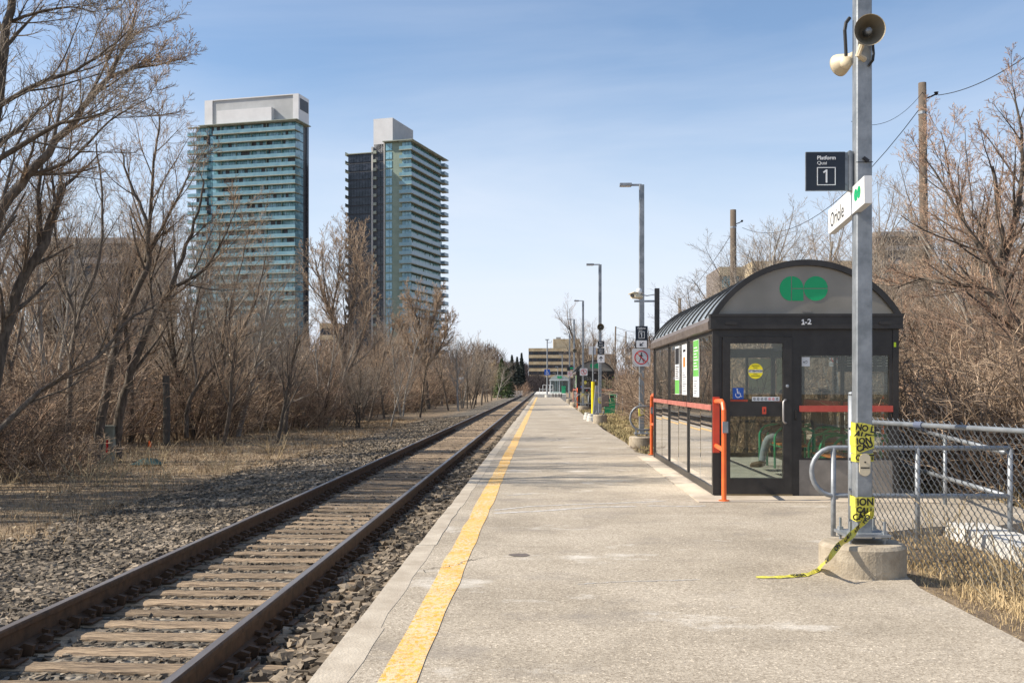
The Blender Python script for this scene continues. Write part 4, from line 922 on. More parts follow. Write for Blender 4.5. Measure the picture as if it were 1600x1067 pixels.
# station name sign: white box set at an angle so it reads from the track side
A0 = at(1294.5,347,7.55); B0 = at(1352,293,7.05)
dx = 7.75; 
near = at(1350.5,294,7.62); far_ = at(1295,347.5,8.45)     # right end is nearer
near.z = far_.z = 2.93; 
u = (near-far_)
near = at(1350.5,602,7.60); far_ = at(1294.5,602,8.75); near.z = 2.905; far_.z = 2.845
u = near-far_; Ls = u.length; frO = frame(far_, u)
t = thing('station_name_sign', (far_+near)/2, 'long white Oriole sign mounted on the near pole above head height', 'sign')
b = MB(); b.rect(frO, 0, Ls*.60-.001, -.10, .10, -.03, .0); b.rect(frO, Ls*.60+.001, Ls, -.10, .10, -.03, .0); bd = b.build('board', 'white', t)
b = MB(); b.rect(frO, 0, Ls, -.1, .1, -.055, -.0305); b.rect(frO, 0, Ls, -.107, -.1005, -.055, .0); b.rect(frO, Ls+.0005, Ls+.006, -.107, .1, -.055, .001); b.build('frame', 'signgrey', t)
b = MB(); b.text(frO, 'Oriole', .07, -.015, .175, .0005, .002, 'LEFT', 0, 1.0); b.build('lettering', 'ink', bd)
b = MB(); go_logo(b, frO, Ls-.20, .015, .047, .0005, .002); b.build('emblem', 'green', bd)
# signs on the farther poles
def small_sign(px, py, d, wpx, hpx, mat, label, name='sign', r=.0):
    o = at(px, py, d); fr = frame(o, (1,0,0)); s = d/F; t = thing(name, o, label, 'sign'); bd = sign_plate(fr, -wpx*s/2, wpx*s/2, -hpx*s/2, hpx*s/2, mat, t, 'board', -.01, 0, r); return t, bd, fr, s
def no_walk(px, py, d, wpx, hpx, label, detail=True):
    t, bd, fr, s = small_sign(px, py, d, wpx, hpx, 'signgrey', label, 'prohibition_sign', .04)
    R_ = hpx*s*.39; b = MB(); b.ring(fr, 0, 0, R_*.84, R_, .0005, .002, 28); b.line(fr, -R_*.64, R_*.64, R_*.64, -R_*.64, R_*.15, .0021, .0035); b.build('symbol', 'red', bd)
    b = MB(); k = R_/.2
    b.plate(fr, [(.005*k+.024*k*math.cos(R(a)), .118*k+.024*k*math.sin(R(a))) for a in range(0,360,30)], .0005, .002)
    for q in ((.0,.09,-.01,.0,.045),(-.01,.005,.045,-.065,.022),(.045,-.065,.06,-.135,.02),(-.012,.005,-.035,-.07,.022),(-.035,-.07,-.07,-.13,.02),(.0,.08,.055,.03,.017),(-.01,.08,-.055,.02,.017)): b.line(fr, *[v*k for v in q], .0005, .002)
    b.build('figure', 'ink', bd)
no_walk(1002,558.5,24.25,28,28,'square white no walking sign with red ring on the pole beside the nearest shelter')
no_walk(912,581,59.8,12,11.5,'small no walking sign on the pole in front of the second shelter')
no_walk(890.5,584,91.8,7.5,7.5,'tiny no walking sign on the distant pole left of the second shelter')
t, bd, fr, s = small_sign(1002.5,520.5,24.22,19,22,'navy','dark Platform 1 sign above the no walking sign beside the nearest shelter','platform_sign')
b = MB(); b.text(fr, 'Platform', 0, .115, .055, .0005, .002, off=.001); b.text(fr, 'Quai', -.03, .065, .045, .0005, .002)
for q in ((-.07,.07,.03,.04),(-.07,.07,-.125,-.115),(-.07,-.06,-.1145,.0295),(.06,.07,-.1145,.0295)): b.rect(fr, *q, .0005, .002)
b.rect(fr, -.006, .012, -.095, .01, .0005, .002); b.line(fr, -.03,-.015,0,.005,.016,.0005,.002); b.build('lettering', 'signwhite', bd)
def arrow(fr, bd, L_, ang, mat='ink', w=.2):
    b = MB(); c, s_ = math.cos(ang), math.sin(ang); T = lambda u, v: (u*c-v*s_, u*s_+v*c)
    for a in ((-L_,0,L_*.75,0),(L_*.05,L_*.75,L_,-.0),(L_*.05,-L_*.75,L_,0)): p0 = T(a[0],a[1]); p1 = T(a[2],a[3]); b.line(fr, *p0, *p1, L_*w*1.6, .0005, .002)
    b.build('arrow', mat, bd)
t, bd, fr, s = small_sign(1002.5,537.5,24.22,19,12.5,'navy','white panel with arrow pointing down left under the Platform 1 sign','arrow_sign')
b = MB(); b.rrect(fr, -.125, .125, -.085, .085, .0005, .002, .02); pn = b.build('panel', 'signwhite', bd); f2 = fr @ Matrix.Translation((0,0,.0018)); arrow(f2, pn, .058, R(225))
t, bd, fr, s = small_sign(939,537.5,39.1,10.5,9,'navy','upper dark lettered sign on the arrow pole','exit_sign')
b = MB(); b.text(fr, 'Exit', 0, .05, .08, .0005, .002); b.text(fr, 'Sortie', 0, -.045, .07, .0005, .002); b.build('lettering', 'signwhite', bd)
t, bd, fr, s = small_sign(939,548.5,39.1,10.5,9.5,'navy','lower dark lettered sign just above the upward arrow','exit_sign')
b = MB(); b.text(fr, 'Station', 0, .065, .06, .0005, .002); b.text(fr, 'Access', 0, 0, .06, .0005, .002); b.text(fr, 'Quai', 0, -.065, .06, .0005, .002); b.build('lettering', 'signwhite', bd)
t, bd, fr, s = small_sign(939,560.5,39.1,11,12,'signwhite','white square sign with a black arrow pointing up','arrow_sign'); arrow(fr, bd, .085, R(90))
t, bd, fr, s = small_sign(855,581.5,124,9,9,'blue','square blue wheelchair sign on the distant double armed pole','wheelchair_sign')
b = MB(); b.ring(fr, 0, -.09, .13, .17, .001, .004, 18, 150, 390); b.line(fr, -.04,.2,-.02,-.02,.07,.001,.004); b.line(fr,-.02,-.02,.14,-.03,.06,.001,.004); b.line(fr,.13,-.02,.2,-.2,.05,.001,.004); b.plate(fr, [(-.04+.05*math.cos(R(a)), .26+.05*math.sin(R(a))) for a in range(0,360,40)], .001,.004); b.build('symbol', 'signwhite', bd)
t, bd, fr, s = small_sign(893,575,73.5,6,6,'navy','small dark green sign on the pole left of the far arched shelter','exit_sign'); b = MB(); go_logo(b, fr, 0, 0, .055, .001, .003); b.build('emblem', 'green', bd)
t, bd, fr, s = small_sign(888,576,91.6,4,6,'navy','tiny dark panel above the most distant prohibition sign','exit_sign')
t, bd, fr, s = small_sign(925.5,547.5,46,11,13,'signgrey','blank grey back of a square sign on the thin pole with the yellow sleeve','sign')
# thin pole with yellow sleeve, tall grey panel, box, bin and blocks near the second shelter
x, y = lx(926.5, 46); t = thing('sign_pole', (x, y, 0), 'thin grey pole with a bright yellow sleeve round its lower part', 'pole')
b = MB(); b.tube([(x, y, 0), (x, y, 3.2)], .035, 8); b.build('shaft', 'galv', t); b = MB(); b.tube([(x, y-.0, .0), (x, y, 1.62)], .075, 10); b.build('sleeve', 'yellow', t)
t = thing('equipment_panel', (*lx(932.5,41), 0), 'tall narrow grey metal panel leaning beside the arrow sign pole', 'panel'); x, y = lx(932.5,41)
b = MB(); b.add([(x-.17,y,0),(x+.10,y,0),(x+.10,y,1.45),(x-.04,y,1.45),(x-.17,y+.5,0),(x+.10,y+.5,0),(x+.10,y+.5,1.45),(x-.04,y+.5,1.45)], [(0,1,2,3),(7,6,5,4),(0,3,7,4),(1,5,6,2),(3,2,6,7),(4,5,1,0)]); b.build('panel', 'galv', t)
b = MB(); b.box(x-.19, x+.12, y-.02, y+.52, -.02, .05); b.build('foot', 'galvd', t)
x, y = lx(945.5, 38.8); t = thing('utility_box', (x, y, .5), 'brownish grey utility box fixed on the right side of the arrow sign pole', 'box')
b = MB(); b.box(x-.14, x+.14, y-.1, y+.12, .64, 1.16); bx_ = b.build('case', 'eave', t); b = MB(); b.box(x-.12, x+.12, y-.108, y-.101, .67, 1.13); b.build('door', pm('box_brown', (.15,.115,.095), (.19,.15,.125), 4, .6), bx_)
b = MB(); b.tube([(x, y, .64), (x-.02, y+.02, .4), (x-.12, y+.02, .3)], .012, 6); b.build('cable', 'rubber', t)
x, y = lx(952.5, 52); t = thing('litter_bin', (x, y, 0), 'green plastic litter bin with domed lid in front of the far shelter', 'bin')
b = MB(); b.add([(x+a*k, y+c_*k2, z) for z, k, k2 in ((0,.23,.22),(.78,.30,.27)) for a, c_ in ((-1,-1),(1,-1),(1,1),(-1,1))], [(0,1,5,4),(1,2,6,5),(2,3,7,6),(3,0,4,7),(3,2,1,0)]); b.build('body', 'bin', t)
b = MB(); P = [(-.33,.78),(.33,.78),(.33,.95),(.25,1.02),(0,1.05),(-.25,1.02),(-.33,.95)]; b.plate(frame((x, y, 0), (1,0,0)), P, -.28, .28); ld = b.build('lid', 'bin', t); b = MB(); b.rect(frame((x, y-.281, 0), (1,0,0)), -.2, .2, .83, .93, 0, .004); b.build('flap', 'ink', ld)
for px, d, r_, h_, lb in ((917.5,43.5,.14,.30,'left of two small pale concrete stubs before the arrow sign pole'), (923,41.6,.15,.30,'right of two small pale concrete stubs before the arrow sign pole')):
    x, y = lx(px, d); b = MB(); b.lathe([(r_*1.15,0),(r_*1.1,h_*.5),(r_*.85,h_*.6),(r_*.8,h_*.95),(r_*.7,h_),(0,h_)], 16, Matrix.Translation((x, y, 0))); tag(b.build('concrete_stub', 'concpale', origin=(x, y, 0)), lb, 'concrete stub', 'concrete stubs beside the platform')
# ============================================================ PIPE RAILINGS
def hoop_rail(x0, y0, x1, label, z_lo=.39, z_hi=.85, posts=(), group=None, full=True):
    t = thing('pipe_railing', (x0, y0, 0), label, 'railing', group)
    r = (z_hi-z_lo)/2; zc = (z_hi+z_lo)/2; b = MB(); P = [(x1, y0, z_hi)]+[(x0-r*.9*math.sin(R(a)), y0, zc+r*math.cos(R(a))) for a in range(0, 181, 15)]+[(x1, y0, z_lo)]
    b.tube(P, .024, 10); b.build('hoop', 'galvd', t, smooth=True)
    for px in posts:
        b = MB(); b.tube([(px, y0, -.15), (px, y0, z_hi)], .025, 10); b.build('post', 'galvd', t, smooth=True)
    return t
YR = 9.95; xa = at(1298,602,YR).x; xb = at(1427,602,YR).x; xc = at(1568,602,YR).x
HR = 'galvanised pipe railings'
hoop_rail(xa, YR, xc, 'grey pipe railing with a rounded end behind the near pole and fence', posts=(xa, xb, xc), group=HR)
t = thing('pipe_railing', (xc+.03, YR+.2, -.1), 'pale pipe railing sloping away along the ramp behind the fence', 'railing', HR)
q0, q1 = Vector((5.35,15.4,.85)), Vector((xc+.02, YR+.15, .80)); b = MB(); b.tube([q0, q1], .024, 10); b.tube([q0+Vector((0,0,-.58)), q1+Vector((0,0,-.42))], .024, 10); b.build('rail', 'galv', t, smooth=True)
for f in (0, .52): q = q0.lerp(q1, f); b = MB(); b.tube([(q.x,q.y,-.3),(q.x,q.y,q.z)], .024, 10); b.build('post', 'galv', t, smooth=True)
x, y = lx(1000, 23.0); hoop_rail(x+.02, y, x+.30, 'small grey pipe hoop beside the footing behind the nearest shelter', .45, .98, (x+.27,), HR)
x, y = lx(909, 62); hoop_rail(x-.1, y, x+1.6, 'distant pipe railing in front of the second arched shelter', .35, .9, (x+.4, x+1.6), HR)
x, y = lx(955, 54); hoop_rail(x+.2, y, x+.6, 'pipe railing end right of the green litter bin', .45, 1.0, (x+.3, x+.6), HR)
# ============================================================ CHAIN LINK FENCE
def chain_fence():
    p0 = Vector((at(1327,602,9.55).x, 9.55, 0)); p1 = Vector((3.35, 7.9, 0)); p2 = Vector((4.1, 4.2, 0))
    t = thing('chain_link_fence', (p0.x, p0.y, 0), 'galvanised chain link fence in the right foreground beside the near pole', 'fence')
    ZT = 1.12; segs = [(p0, p1), (p1, p2)]
    q1 = at(1600,602,7.5); q0 = at(1365,602,9.4)
    A = Vector((p0.x+.02, p0.y, 0)); dirn = (Vector((q1.x, q1.y, 0))-Vector((q0.x, q0.y, 0))).normalized(); Bp = Vector((q1.x, q1.y, 0))+dirn*3.2
    u = (Bp-A); Lf = u.length; u.normalize()
    b = MB(); b.tube([A+Vector((0,0,ZT)), Bp+Vector((0,0,ZT))], .021, 10); b.build('top_rail', 'galv', t, smooth=True)
    b = MB(); b.tube([(A.x-.02, A.y, -.1), (A.x-.02, A.y, 1.36)], .038, 12); b.lathe([(.04,1.36),(.036,1.385),(0,1.395)], 12, Matrix.Translation((A.x-.02, A.y, 0))); b.build('end_post', 'galv', t, smooth=True)
    b = MB(); b.box(A.x+.02, A.x+.036, A.y-.02, A.y+.0, .05, 1.12)
    for k in range(4): b.box(A.x-.065, A.x+.04, A.y-.045, A.y-.03, .2+k*.28, .225+k*.28)
    b.build('tension_bar', 'galvd', t)
    b = MB(); c = A+u*.95; b.tube([c+Vector((0,0,ZT+.0))-u*.05, c+u*.05+Vector((0,0,ZT))], .03, 10); b.build('coupling', pm('blue_grey_coupling', (.10,.12,.18), None), t)
    for dd in (3.1, 6.0):
        if dd < Lf: c = A+u*dd; b = MB(); b.tube([(c.x, c.y, -.2), (c.x, c.y, ZT+.02)], .028, 10); b.build('line_post', 'galv', t, smooth=True)
    # woven wire: zig-zag strands, a real mesh of thin wires
    pitch = .037; rw = .0030; z0 = -.12; nz = int((ZT-z0)/pitch)-1; n = int(Lf/pitch); nrm = Vector((-u.y, u.x, 0)); VS = []; FS = []
    for i in range(n):
        base = A+u*(i*pitch+.03); ph = i % 2
        for j in range(nz+2):
            side = (j % 2)
            z = z0+j*pitch*1.05; side = (j+ph) % 2; s = base+u*(pitch*(1.06 if side else -.06))+nrm*(.004*(1 if side else -1))
            k = len(VS)
            sag = .004*math.sin(i*.7+j*.3)
            for dx_, dz_ in ((rw,rw*.3),(-rw*.5,rw),(-rw*.5,-rw)): VS.append((s.x+nrm.x*dz_+u.x*(dx_+sag), s.y+nrm.y*dz_+u.y*(dx_+sag), z+dz_))
            if j:
                for m in range(3): FS.append((k-3+m, k-3+(m+1)%3, k+(m+1)%3, k+m))
    np_mesh('wire_mesh', np.array(VS), np.array(FS), 'galv', tuple(ORG[t.name]), t)
chain_fence()
# low concrete barrier, orange site barrier and ramp walk behind the fence
b = MB(); 
for y0, y1 in ((6.6, 10.6),): b.add([(4.10,y0,-.25),(4.55,y0,-.25),(4.55,y1,-.25),(4.10,y1,-.25),(4.12,y0,.05),(4.52,y0,.05),(4.52,y1,.05),(4.12,y1,.05)], [(0,1,5,4),(1,2,6,5),(2,3,7,6),(3,0,4,7),(4,5,6,7)])
tag(b.build('concrete_kerb', 'concpale', origin=(4.3,8.6,-.2)), 'long pale concrete block lying in the dry grass behind the fence', 'concrete block')
x, y = lx(1590, 17.5); t = thing('site_barrier', (x, y, -.4), 'orange and white plastic barrier behind the fence at the right edge', 'barrier')
b = MB(); b.box(x-.6, x+2.2, y-.15, y+.2, -.45, -.05); b.build('body', 'orange', t); b = MB(); b.box(x-.62, x+2.2, y-.17, y+.22, -.045, .15); b.build('top_rail', 'white', t)
b = MB(); b.box(x-.1, x+.2, y-.16, y-.151, -.4, -.1); b.box(x+.9, x+1.2, y-.16, y-.151, -.4, -.1); b.build('stripe', 'white', t)
# ============================================================ FAR END OF THE PLATFORM
b = MB(); b.box(-1.05, 2.9, 126.2, 175, -.6, .38); tag(b.build('raised_platform', 'concpale', origin=(1,150,0)), 'raised concrete platform at the far end of the asphalt', 'platform')
def far_shelter():
    x, y = lx(859.5, 138); t = thing('glass_shelter', (x, y, .38), 'pale grey glass shelter with gabled roof at the far end of the platform', 'shelter')
    w_, l_ = 2.55, 5; b = MB()
    for a in (0, w_-.08):
        for c_ in (0, l_/2, l_): b.box(x+a, x+a+.08, y+c_, y+c_+.08, .38, 2.1)
    b.box(x+1.2, x+1.28, y, y+.08, .38, 2.1); b.box(x-.1, x+w_+.1, y-.08, y+l_+.15, 2.1, 2.2); b.build('frame', 'signgrey', t)
    A = [(-.15,2.2),(w_+.15,2.2),(w_-.3,2.6),(w_*.62,2.85),(w_*.38,2.85),(.3,2.6)]
    b = MB(); b.plate(frame((x, y, 0), (1,0,0)), A, -l_-.1, .08); rf = b.build('roof', pm('pale_green_roof', (.33,.37,.36), (.40,.44,.42), 3, .5), t)
    b = MB(); go_logo(b, frame((x, y-.1, 0), (1,0,0)), w_/2, 2.55, .16, 0, .01); b.build('emblem', 'green', rf)
    for a, c_ in (((x+.04,y+.04),(x+.04,y+l_)), ((x+w_-.04,y+.04),(x+w_-.04,y+l_)), ((x+.04,y+.04),(x+w_-.04,y+.04)), ((x+.04,y+l_),(x+w_-.04,y+l_))):
        g_ = MB(); g_.add([(a[0],a[1],.4),(c_[0],c_[1],.4),(c_[0],c_[1],2.1),(a[0],a[1],2.1)], [(0,1,2,3)]); g_.build('pane', 'far_glass', t)
M['far_glass'] = glassm('far_shelter_glass', (.72,.80,.80), 1, .16, (.30,.35,.36))
far_shelter()
x, y = lx(855, 124.5)
t = thing('lamp_pole', (x, y, 0), 'distant pole with two short arms and cameras, left of the grey shelter', 'lamp pole', PLG)
b = MB(); b.lathe([(.3,0),(.3,.3),(0,.3)], 16, Matrix.Translation((x,y,0))); b.build('footing', 'concpale', t)
b = MB(); b.tube([(x,y,.3),(x,y,7.0)], [.1,.07], 8); b.build('shaft', 'galvd', t); b = MB(); b.box(x-.25,x+.25,y-.1,y+.1,6.95,7.05); b.build('lamp_head', 'galvd', t)
b = MB(); b.tube([(x,y,6.65),(x+.5,y,6.65),(x+.55,y,6.9)], .03, 6); b.tube([(x,y,5.8),(x+.4,y,5.8),(x+.45,y,6.05)], .03, 6); b.build('arm', 'galvd', t)
for px, d, h, lb in ((878.5,140,5.6,'thin far lamp pole rising behind the pale glass shelter'), (871.5,165,4.4,'far street lamp left of the one behind the glass shelter'), (867.5,180,3.6,'lowest far street lamp above the glass shelter')):
    x, y = lx(px, d); t = thing('lamp_pole', (x, y, .38), lb, 'lamp pole', PLG); b = MB(); b.tube([(x,y,.38),(x,y,h)], [.08,.06], 8); b.build('shaft', 'galvd', t); b = MB(); b.box(x-.45,x+.05,y-.12,y+.12,h,h+.1); b.build('lamp_head', 'galv', t)
x, y = lx(843, 127.5); t = thing('guard_railing', (x, y, .38), 'white metal guard railing on the raised far end of the platform', 'railing')
b = MB()
for k in range(5): b.tube([(x+k*.42, y, .38), (x+k*.42, y, 1.5-(.35 if k == 0 else 0))], .03, 6)
b.tube([(x+.42,y,1.5),(x+1.68,y,1.5)], .03, 6); b.tube([(x,y,.95),(x+1.68,y,.95)], .03, 6); b.build('rails', 'signgrey', t)
for k, px in enumerate((864,868.5,873.5,877)):
    x, y = lx(px, 125.3); b = MB(); b.lathe([(.08,0),(.08,.42),(0,.45)], 10, Matrix.Translation((x,y,0))); tag(b.build('bollard', 'eave', origin=(x,y,0)), ('leftmost','second from left','third from left','rightmost')[k]+' short dark bollard before the far glass shelter', 'bollard', 'short bollards at the far platform end')
x, y = lx(866, 136.5); t = thing('litter_bin', (x, y, .38), 'tiny green bin beside the pale glass shelter', 'bin'); b = MB(); b.box(x+1.0,x+1.5,y-.2,y+.2,.38,1.2); b.build('body', 'bin', t); b = MB(); b.box(x+.97,x+1.53,y-.23,y+.23,1.2,1.35); b.build('lid', 'bin', t)
# left of the line: post, cabinet, survey flags, dumped cloth, whistle post
G = -.56
v = gr(260,696,G); t = thing('timber_post', v, 'old dark timber post standing alone at the edge of the brush', 'post'); b = MB(); b.tube([(v.x,v.y,G-.2),(v.x+.01,v.y,v.z+1.0),(v.x-.01,v.y,CAMZ+14*v.y/F)], [.125,.12,.115], 10); b.build('shaft', 'postwood', t); b = MB(); b.tube([(v.x-.01,v.y,CAMZ+14*v.y/F-.02),(v.x-.01,v.y,CAMZ+14*v.y/F+.04)], [.115,.09], 10); b.build('worn_top', 'pole', t)
v = gr(170,722,G); t = thing('utility_cabinet', v, 'pale grey green utility pedestal among the trunks, left of the timber post', 'cabinet')
b = MB(); b.box(v.x-.20,v.x+.16,v.y-.12,v.y+.12,G,G+.93); cs = b.build('case', 'cab', t); b = MB(); b.box(v.x-.22,v.x+.18,v.y-.14,v.y+.14,G+.93,G+.96); b.build('cap', 'cab', t); b = MB(); b.box(v.x-.02,v.x+.04,v.y-.13,v.y-.121,G+.25,G+.6); b.build('label', 'red', cs)
b = MB(); b.box(v.x-.36,v.x-.205,v.y-.08,v.y+.08,G+.3,G+.75); b.build('side_box', 'cab', t)
for px, py, c_, lb in ((231,708,'orange','small bright orange survey flag between the cabinet and the timber post'), (122,734,'redplate','small faded red survey flag near the foot of the trees, far left')):
    v = gr(px, py, G); t = thing('survey_flag', v, lb, 'flag', 'survey flags'); b = MB(); b.tube([(v.x,v.y,G),(v.x+.01,v.y,G+.32)], .004, 5); b.build('wire', 'rust', t); b = MB(); b.add([(v.x,v.y,G+.20),(v.x+.10,v.y-.02,G+.18),(v.x+.11,v.y+.01,G+.30),(v.x+.05,v.y-.02,G+.38),(v.x+.01,v.y,G+.33)], [(0,1,2,3,4)]); b.build('cloth', c_, t)
v = gr(232,727,G); b = MB(); vs = []; 
for i in range(9):
    for j in range(7): u_, w_ = i/8-.5, j/6-.5; vs.append((v.x+u_*.75, v.y+w_*.6, G+.02+.16*max(0,1-(2*u_)**2-(2*w_)**2*.9)+rng.uniform(0,.035)))
b.add(vs, [(i*7+j, (i+1)*7+j, (i+1)*7+j+1, i*7+j+1) for i in range(8) for j in range(6)]); tag(b.build('discarded_cloth', pm('dark_green_cloth', (.008,.03,.028), (.015,.05,.05), 6, .8), origin=tuple(v), smooth=True), 'crumpled dark green cloth lying on the dead grass', 'cloth')
v = gr(730,639,G+.05); t = thing('trackside_sign', v, 'small white sign on twin thin posts left of the track', 'sign')
sc = v.y/F; b = MB(); b.tube([(v.x,v.y,G),(v.x,v.y,v.z+65*sc)], .05, 6); b.tube([(v.x-7*sc,v.y,G),(v.x-7*sc,v.y,v.z+35*sc)], .035, 6); b.tube([(v.x-7*sc,v.y,v.z+30*sc),(v.x,v.y,v.z+30*sc)], .03, 6); b.build('post', 'postwood', t)
b = MB(); b.box(v.x-13*sc,v.x-5*sc,v.y-.04,v.y,v.z+46*sc,v.z+50*sc); b.build('board', 'signwhite', t)
# ============================================================ BARE TREES AND SHRUBS
def rv(r): return Vector((r.gauss(0,1), r.gauss(0,1), r.gauss(0,1))).normalized()
def grow(r, p, d, ln, rad, lev, out, P, start=0.18):
    """one branch as a wandering tapered polyline, then its children"""
    n = P['seg'][min(lev, 3)]; pts = [Vector(p)]; rads = [rad]; dirs = [d.copy()]; tip = P.get('tip', .004); end = max(tip, rad*(.42 if lev == 0 else .30))
    if lev >= P['levels']: end = tip*.6
    for i in range(n):
        d = (d+rv(r)*P['wob'][min(lev, 3)]+Vector((0,0,P['up'][min(lev, 3)]))).normalized()
        pts.append(pts[-1]+d*ln/n); rads.append(rad+(end-rad)*(i+1)/n); dirs.append(d.copy())
    out.append((lev, pts, rads))
    if lev < P['levels']:
        kids_(r, pts, rads, dirs, ln, lev, out, P, start)
def kids_(r, pts, rads, dirs, ln, lev, out, P, start=.18):
    n = len(pts)-1; k = P['kids'][min(lev, len(P['kids'])-1)]; k = max(1, int(round(k*r.uniform(.8, 1.2))))
    az = r.uniform(0, 6.28)
    for j in range(k):
        f = start+(1-start)*(j+r.random()*.8)/k; f = min(f, .985); x = f*n; i = min(int(x), n-1); q = x-i
        p = pts[i].lerp(pts[i+1], q); rr = rads[i]+(rads[i+1]-rads[i])*q; d = dirs[min(i+1, n)]
        az += 2.4+r.uniform(-.5, .5); a = R(r.uniform(*P['ang'][min(lev, 3)])); o = d.orthogonal().normalized(); o = Matrix.Rotation(az, 3, d) @ o
        nd = (d*math.cos(a)+o*math.sin(a)).normalized()
        if nd.z < -.25: nd.z *= -.3
        l2 = ln*P['len'][min(lev, 3)]*r.uniform(.65, 1.15)*(1.15-.55*f)
        grow(r, p, nd, l2, max(P.get('tip', .004), min(rr*.8, rr*P['thin'])), lev+1, out, P, .12)
def tubes(polys, nside):
    VS = []; FS = []
    ct = [(math.cos(2*math.pi*j/nside), math.sin(2*math.pi*j/nside)) for j in range(nside)]
    for pts, rads in polys:
        K = len(pts); base = len(VS); ref = None
        for i in range(K):
            d = pts[min(i+1, K-1)]-pts[max(i-1, 0)]
            if d.length < 1e-9: d = Vector((0,0,1))
            d.normalize()
            if ref is None: ref = d.orthogonal()
            a = ref-d*ref.dot(d)
            if a.length < 1e-6: a = d.orthogonal()
            a.normalize(); ref = a; b = d.cross(a); p = pts[i]; rr = rads[i]
            for c, s in ct: VS.append((p.x+(a.x*c+b.x*s)*rr, p.y+(a.y*c+b.y*s)*rr, p.z+(a.z*c+b.z*s)*rr))
        for i in range(K-1):
            o = base+i*nside
            for j in range(nside): FS.append((o+j, o+(j+1)%nside, o+nside+(j+1)%nside, o+nside+j))
    return np.array(VS), np.array(FS)
def tree_from(out, loc, label, cat_='tree', group=None, name='bare_tree', tw='twig', split=1, bk='bark'):
    t = thing(name, loc, label, cat_, group)
    big = [(p, r_) for l, p, r_ in out if l <= split]; sm = [(p, r_) for l, p, r_ in out if l > split]
    V, Fq = tubes(big, 7); a = np_mesh('trunk', V, Fq, bk, tuple(loc), t); a.data.polygons.foreach_set('use_smooth', [True]*len(a.data.polygons))
    V, Fq = tubes(sm, 3); np_mesh('crown', V, Fq, tw, tuple(loc), t)
    return t
P_TREE = dict(levels=4, seg=(7,6,4,3), wob=(.07,.10,.12,.16), up=(.03,.05,.04,.02), kids=(11,8,6,5), ang=((22,45),(22,46),(24,48),(25,52)), len=(.56,.54,.52,.55), thin=.50, tip=.0034)
P_TALL = dict(P_TREE, kids=(10,7,6,4), ang=((14,32),(18,38),(20,42),(22,48)), up=(.05,.07,.06,.04), len=(.54,.50,.5,.55))
P_SHRUB = dict(levels=3, seg=(6,4,3,2), wob=(.10,.14,.16,.2), up=(.02,.01,-.01,0), kids=(6,5,4,3), ang=((20,55),(25,60),(28,65),(30,70)), len=(.6,.55,.5,.5), thin=.55, tip=.0046)
def make_tree(seed, h, r0, P, stems=1, sp=.25, loc=(0,0,0)):
    r = random.Random(seed); out = []
    for k in range(stems):
        d = Vector((r.uniform(-sp, sp), r.uniform(-sp, sp), 1)).normalized()
        grow(r, Vector(loc)+Vector((r.uniform(-.08,.08)*stems, r.uniform(-.08,.08)*stems, -.15)), d, h*r.uniform(.72, 1), r0*r.uniform(.7, 1), 0, out, P, .22 if stems > 1 else .25)
    return out
def make_shrub(seed, h, wd, stems, P=P_SHRUB, r0=.026):
    r = random.Random(seed); out = []
    for k in range(stems):
        a = r.uniform(0, 6.28); q = wd*math.sqrt(r.random()); d = Vector((math.cos(a)*r.uniform(.1,.8), math.sin(a)*r.uniform(.1,.8), 1)).normalized()
        grow(r, Vector((math.cos(a)*q, math.sin(a)*q, -.1)), d, h*r.uniform(.6, 1.05), r0*r.uniform(.5, 1.1), 0, out, P, .08)
    return out
TPX = []
# --- archetypes (each is then used as the first of its own copies)
arch = {}
def archetype(key, out, name, cat_, tw, split=1, bk='bark'):
    t = tree_from(out, (0,0,0), 'x', cat_, None, name, tw, split, bk); arch[key] = [t, False]
def place(key, x, y, z, rz, sc, label, group, tw=None):
    a = arch[key]
    if not a[1]:
        a[1] = True; o = a[0]; o.location = (x, y, z); o.rotation_euler = (0,0,rz); o.scale = sc if hasattr(sc,'__len__') else (sc,sc,sc); o['label'] = label; o['group'] = group; return o
    return dup(a[0], (x, y, z), rz, sc, label, group)
for i in range(4): archetype('t%d' % i, make_tree(20+i, 9.0, .16, P_TREE if i % 2 else P_TALL), 'bare_tree', 'tree', ('twig','twig_grey','twig','twig_grey')[i], 1, ('bark','bark','bark','bark_pale')[i])
archetype('m0', make_tree(40, 8.5, .11, P_TALL, 3, .30), 'bare_tree', 'tree', 'twig', 1, 'bark_pale'); archetype('m1', make_tree(41, 8.0, .12, P_TREE, 4, .35), 'bare_tree', 'tree', 'twig_grey')
archetype('r0', make_tree(50, 6.5, .10, dict(P_TREE, up=(.02,.03,.03,.03), kids=(11,8,6,4)), 3, .5), 'bare_tree', 'tree', 'twig_red')
archetype('pale', make_tree(60, 8.0, .07, dict(P_TALL, kids=(12,6,5,3), ang=((12,28),(15,35),(20,40),(20,50))), 4, .15), 'pale_tree', 'tree', 'twig_tan')
for i in range(4): archetype('s%d' % i, make_shrub(70+i, 2.6, .9, 13), 'bare_shrub', 'shrub', ('twig','twig_dark','twig_red','twig')[i], 0, ('twig','twig_dark','twig','twig')[i])
archetype('b0', make_shrub(80, 1.3, .7, 16, dict(P_SHRUB, up=(-.02,-.04,-.02,0))), 'bramble_bush', 'shrub', 'twig_dark', 0, 'twig_dark'); archetype('b1', make_shrub(81, 1.2, .8, 16, dict(P_SHRUB, up=(-.03,-.05,-.02,0))), 'bramble_bush', 'shrub', 'twig', 0, 'twig')
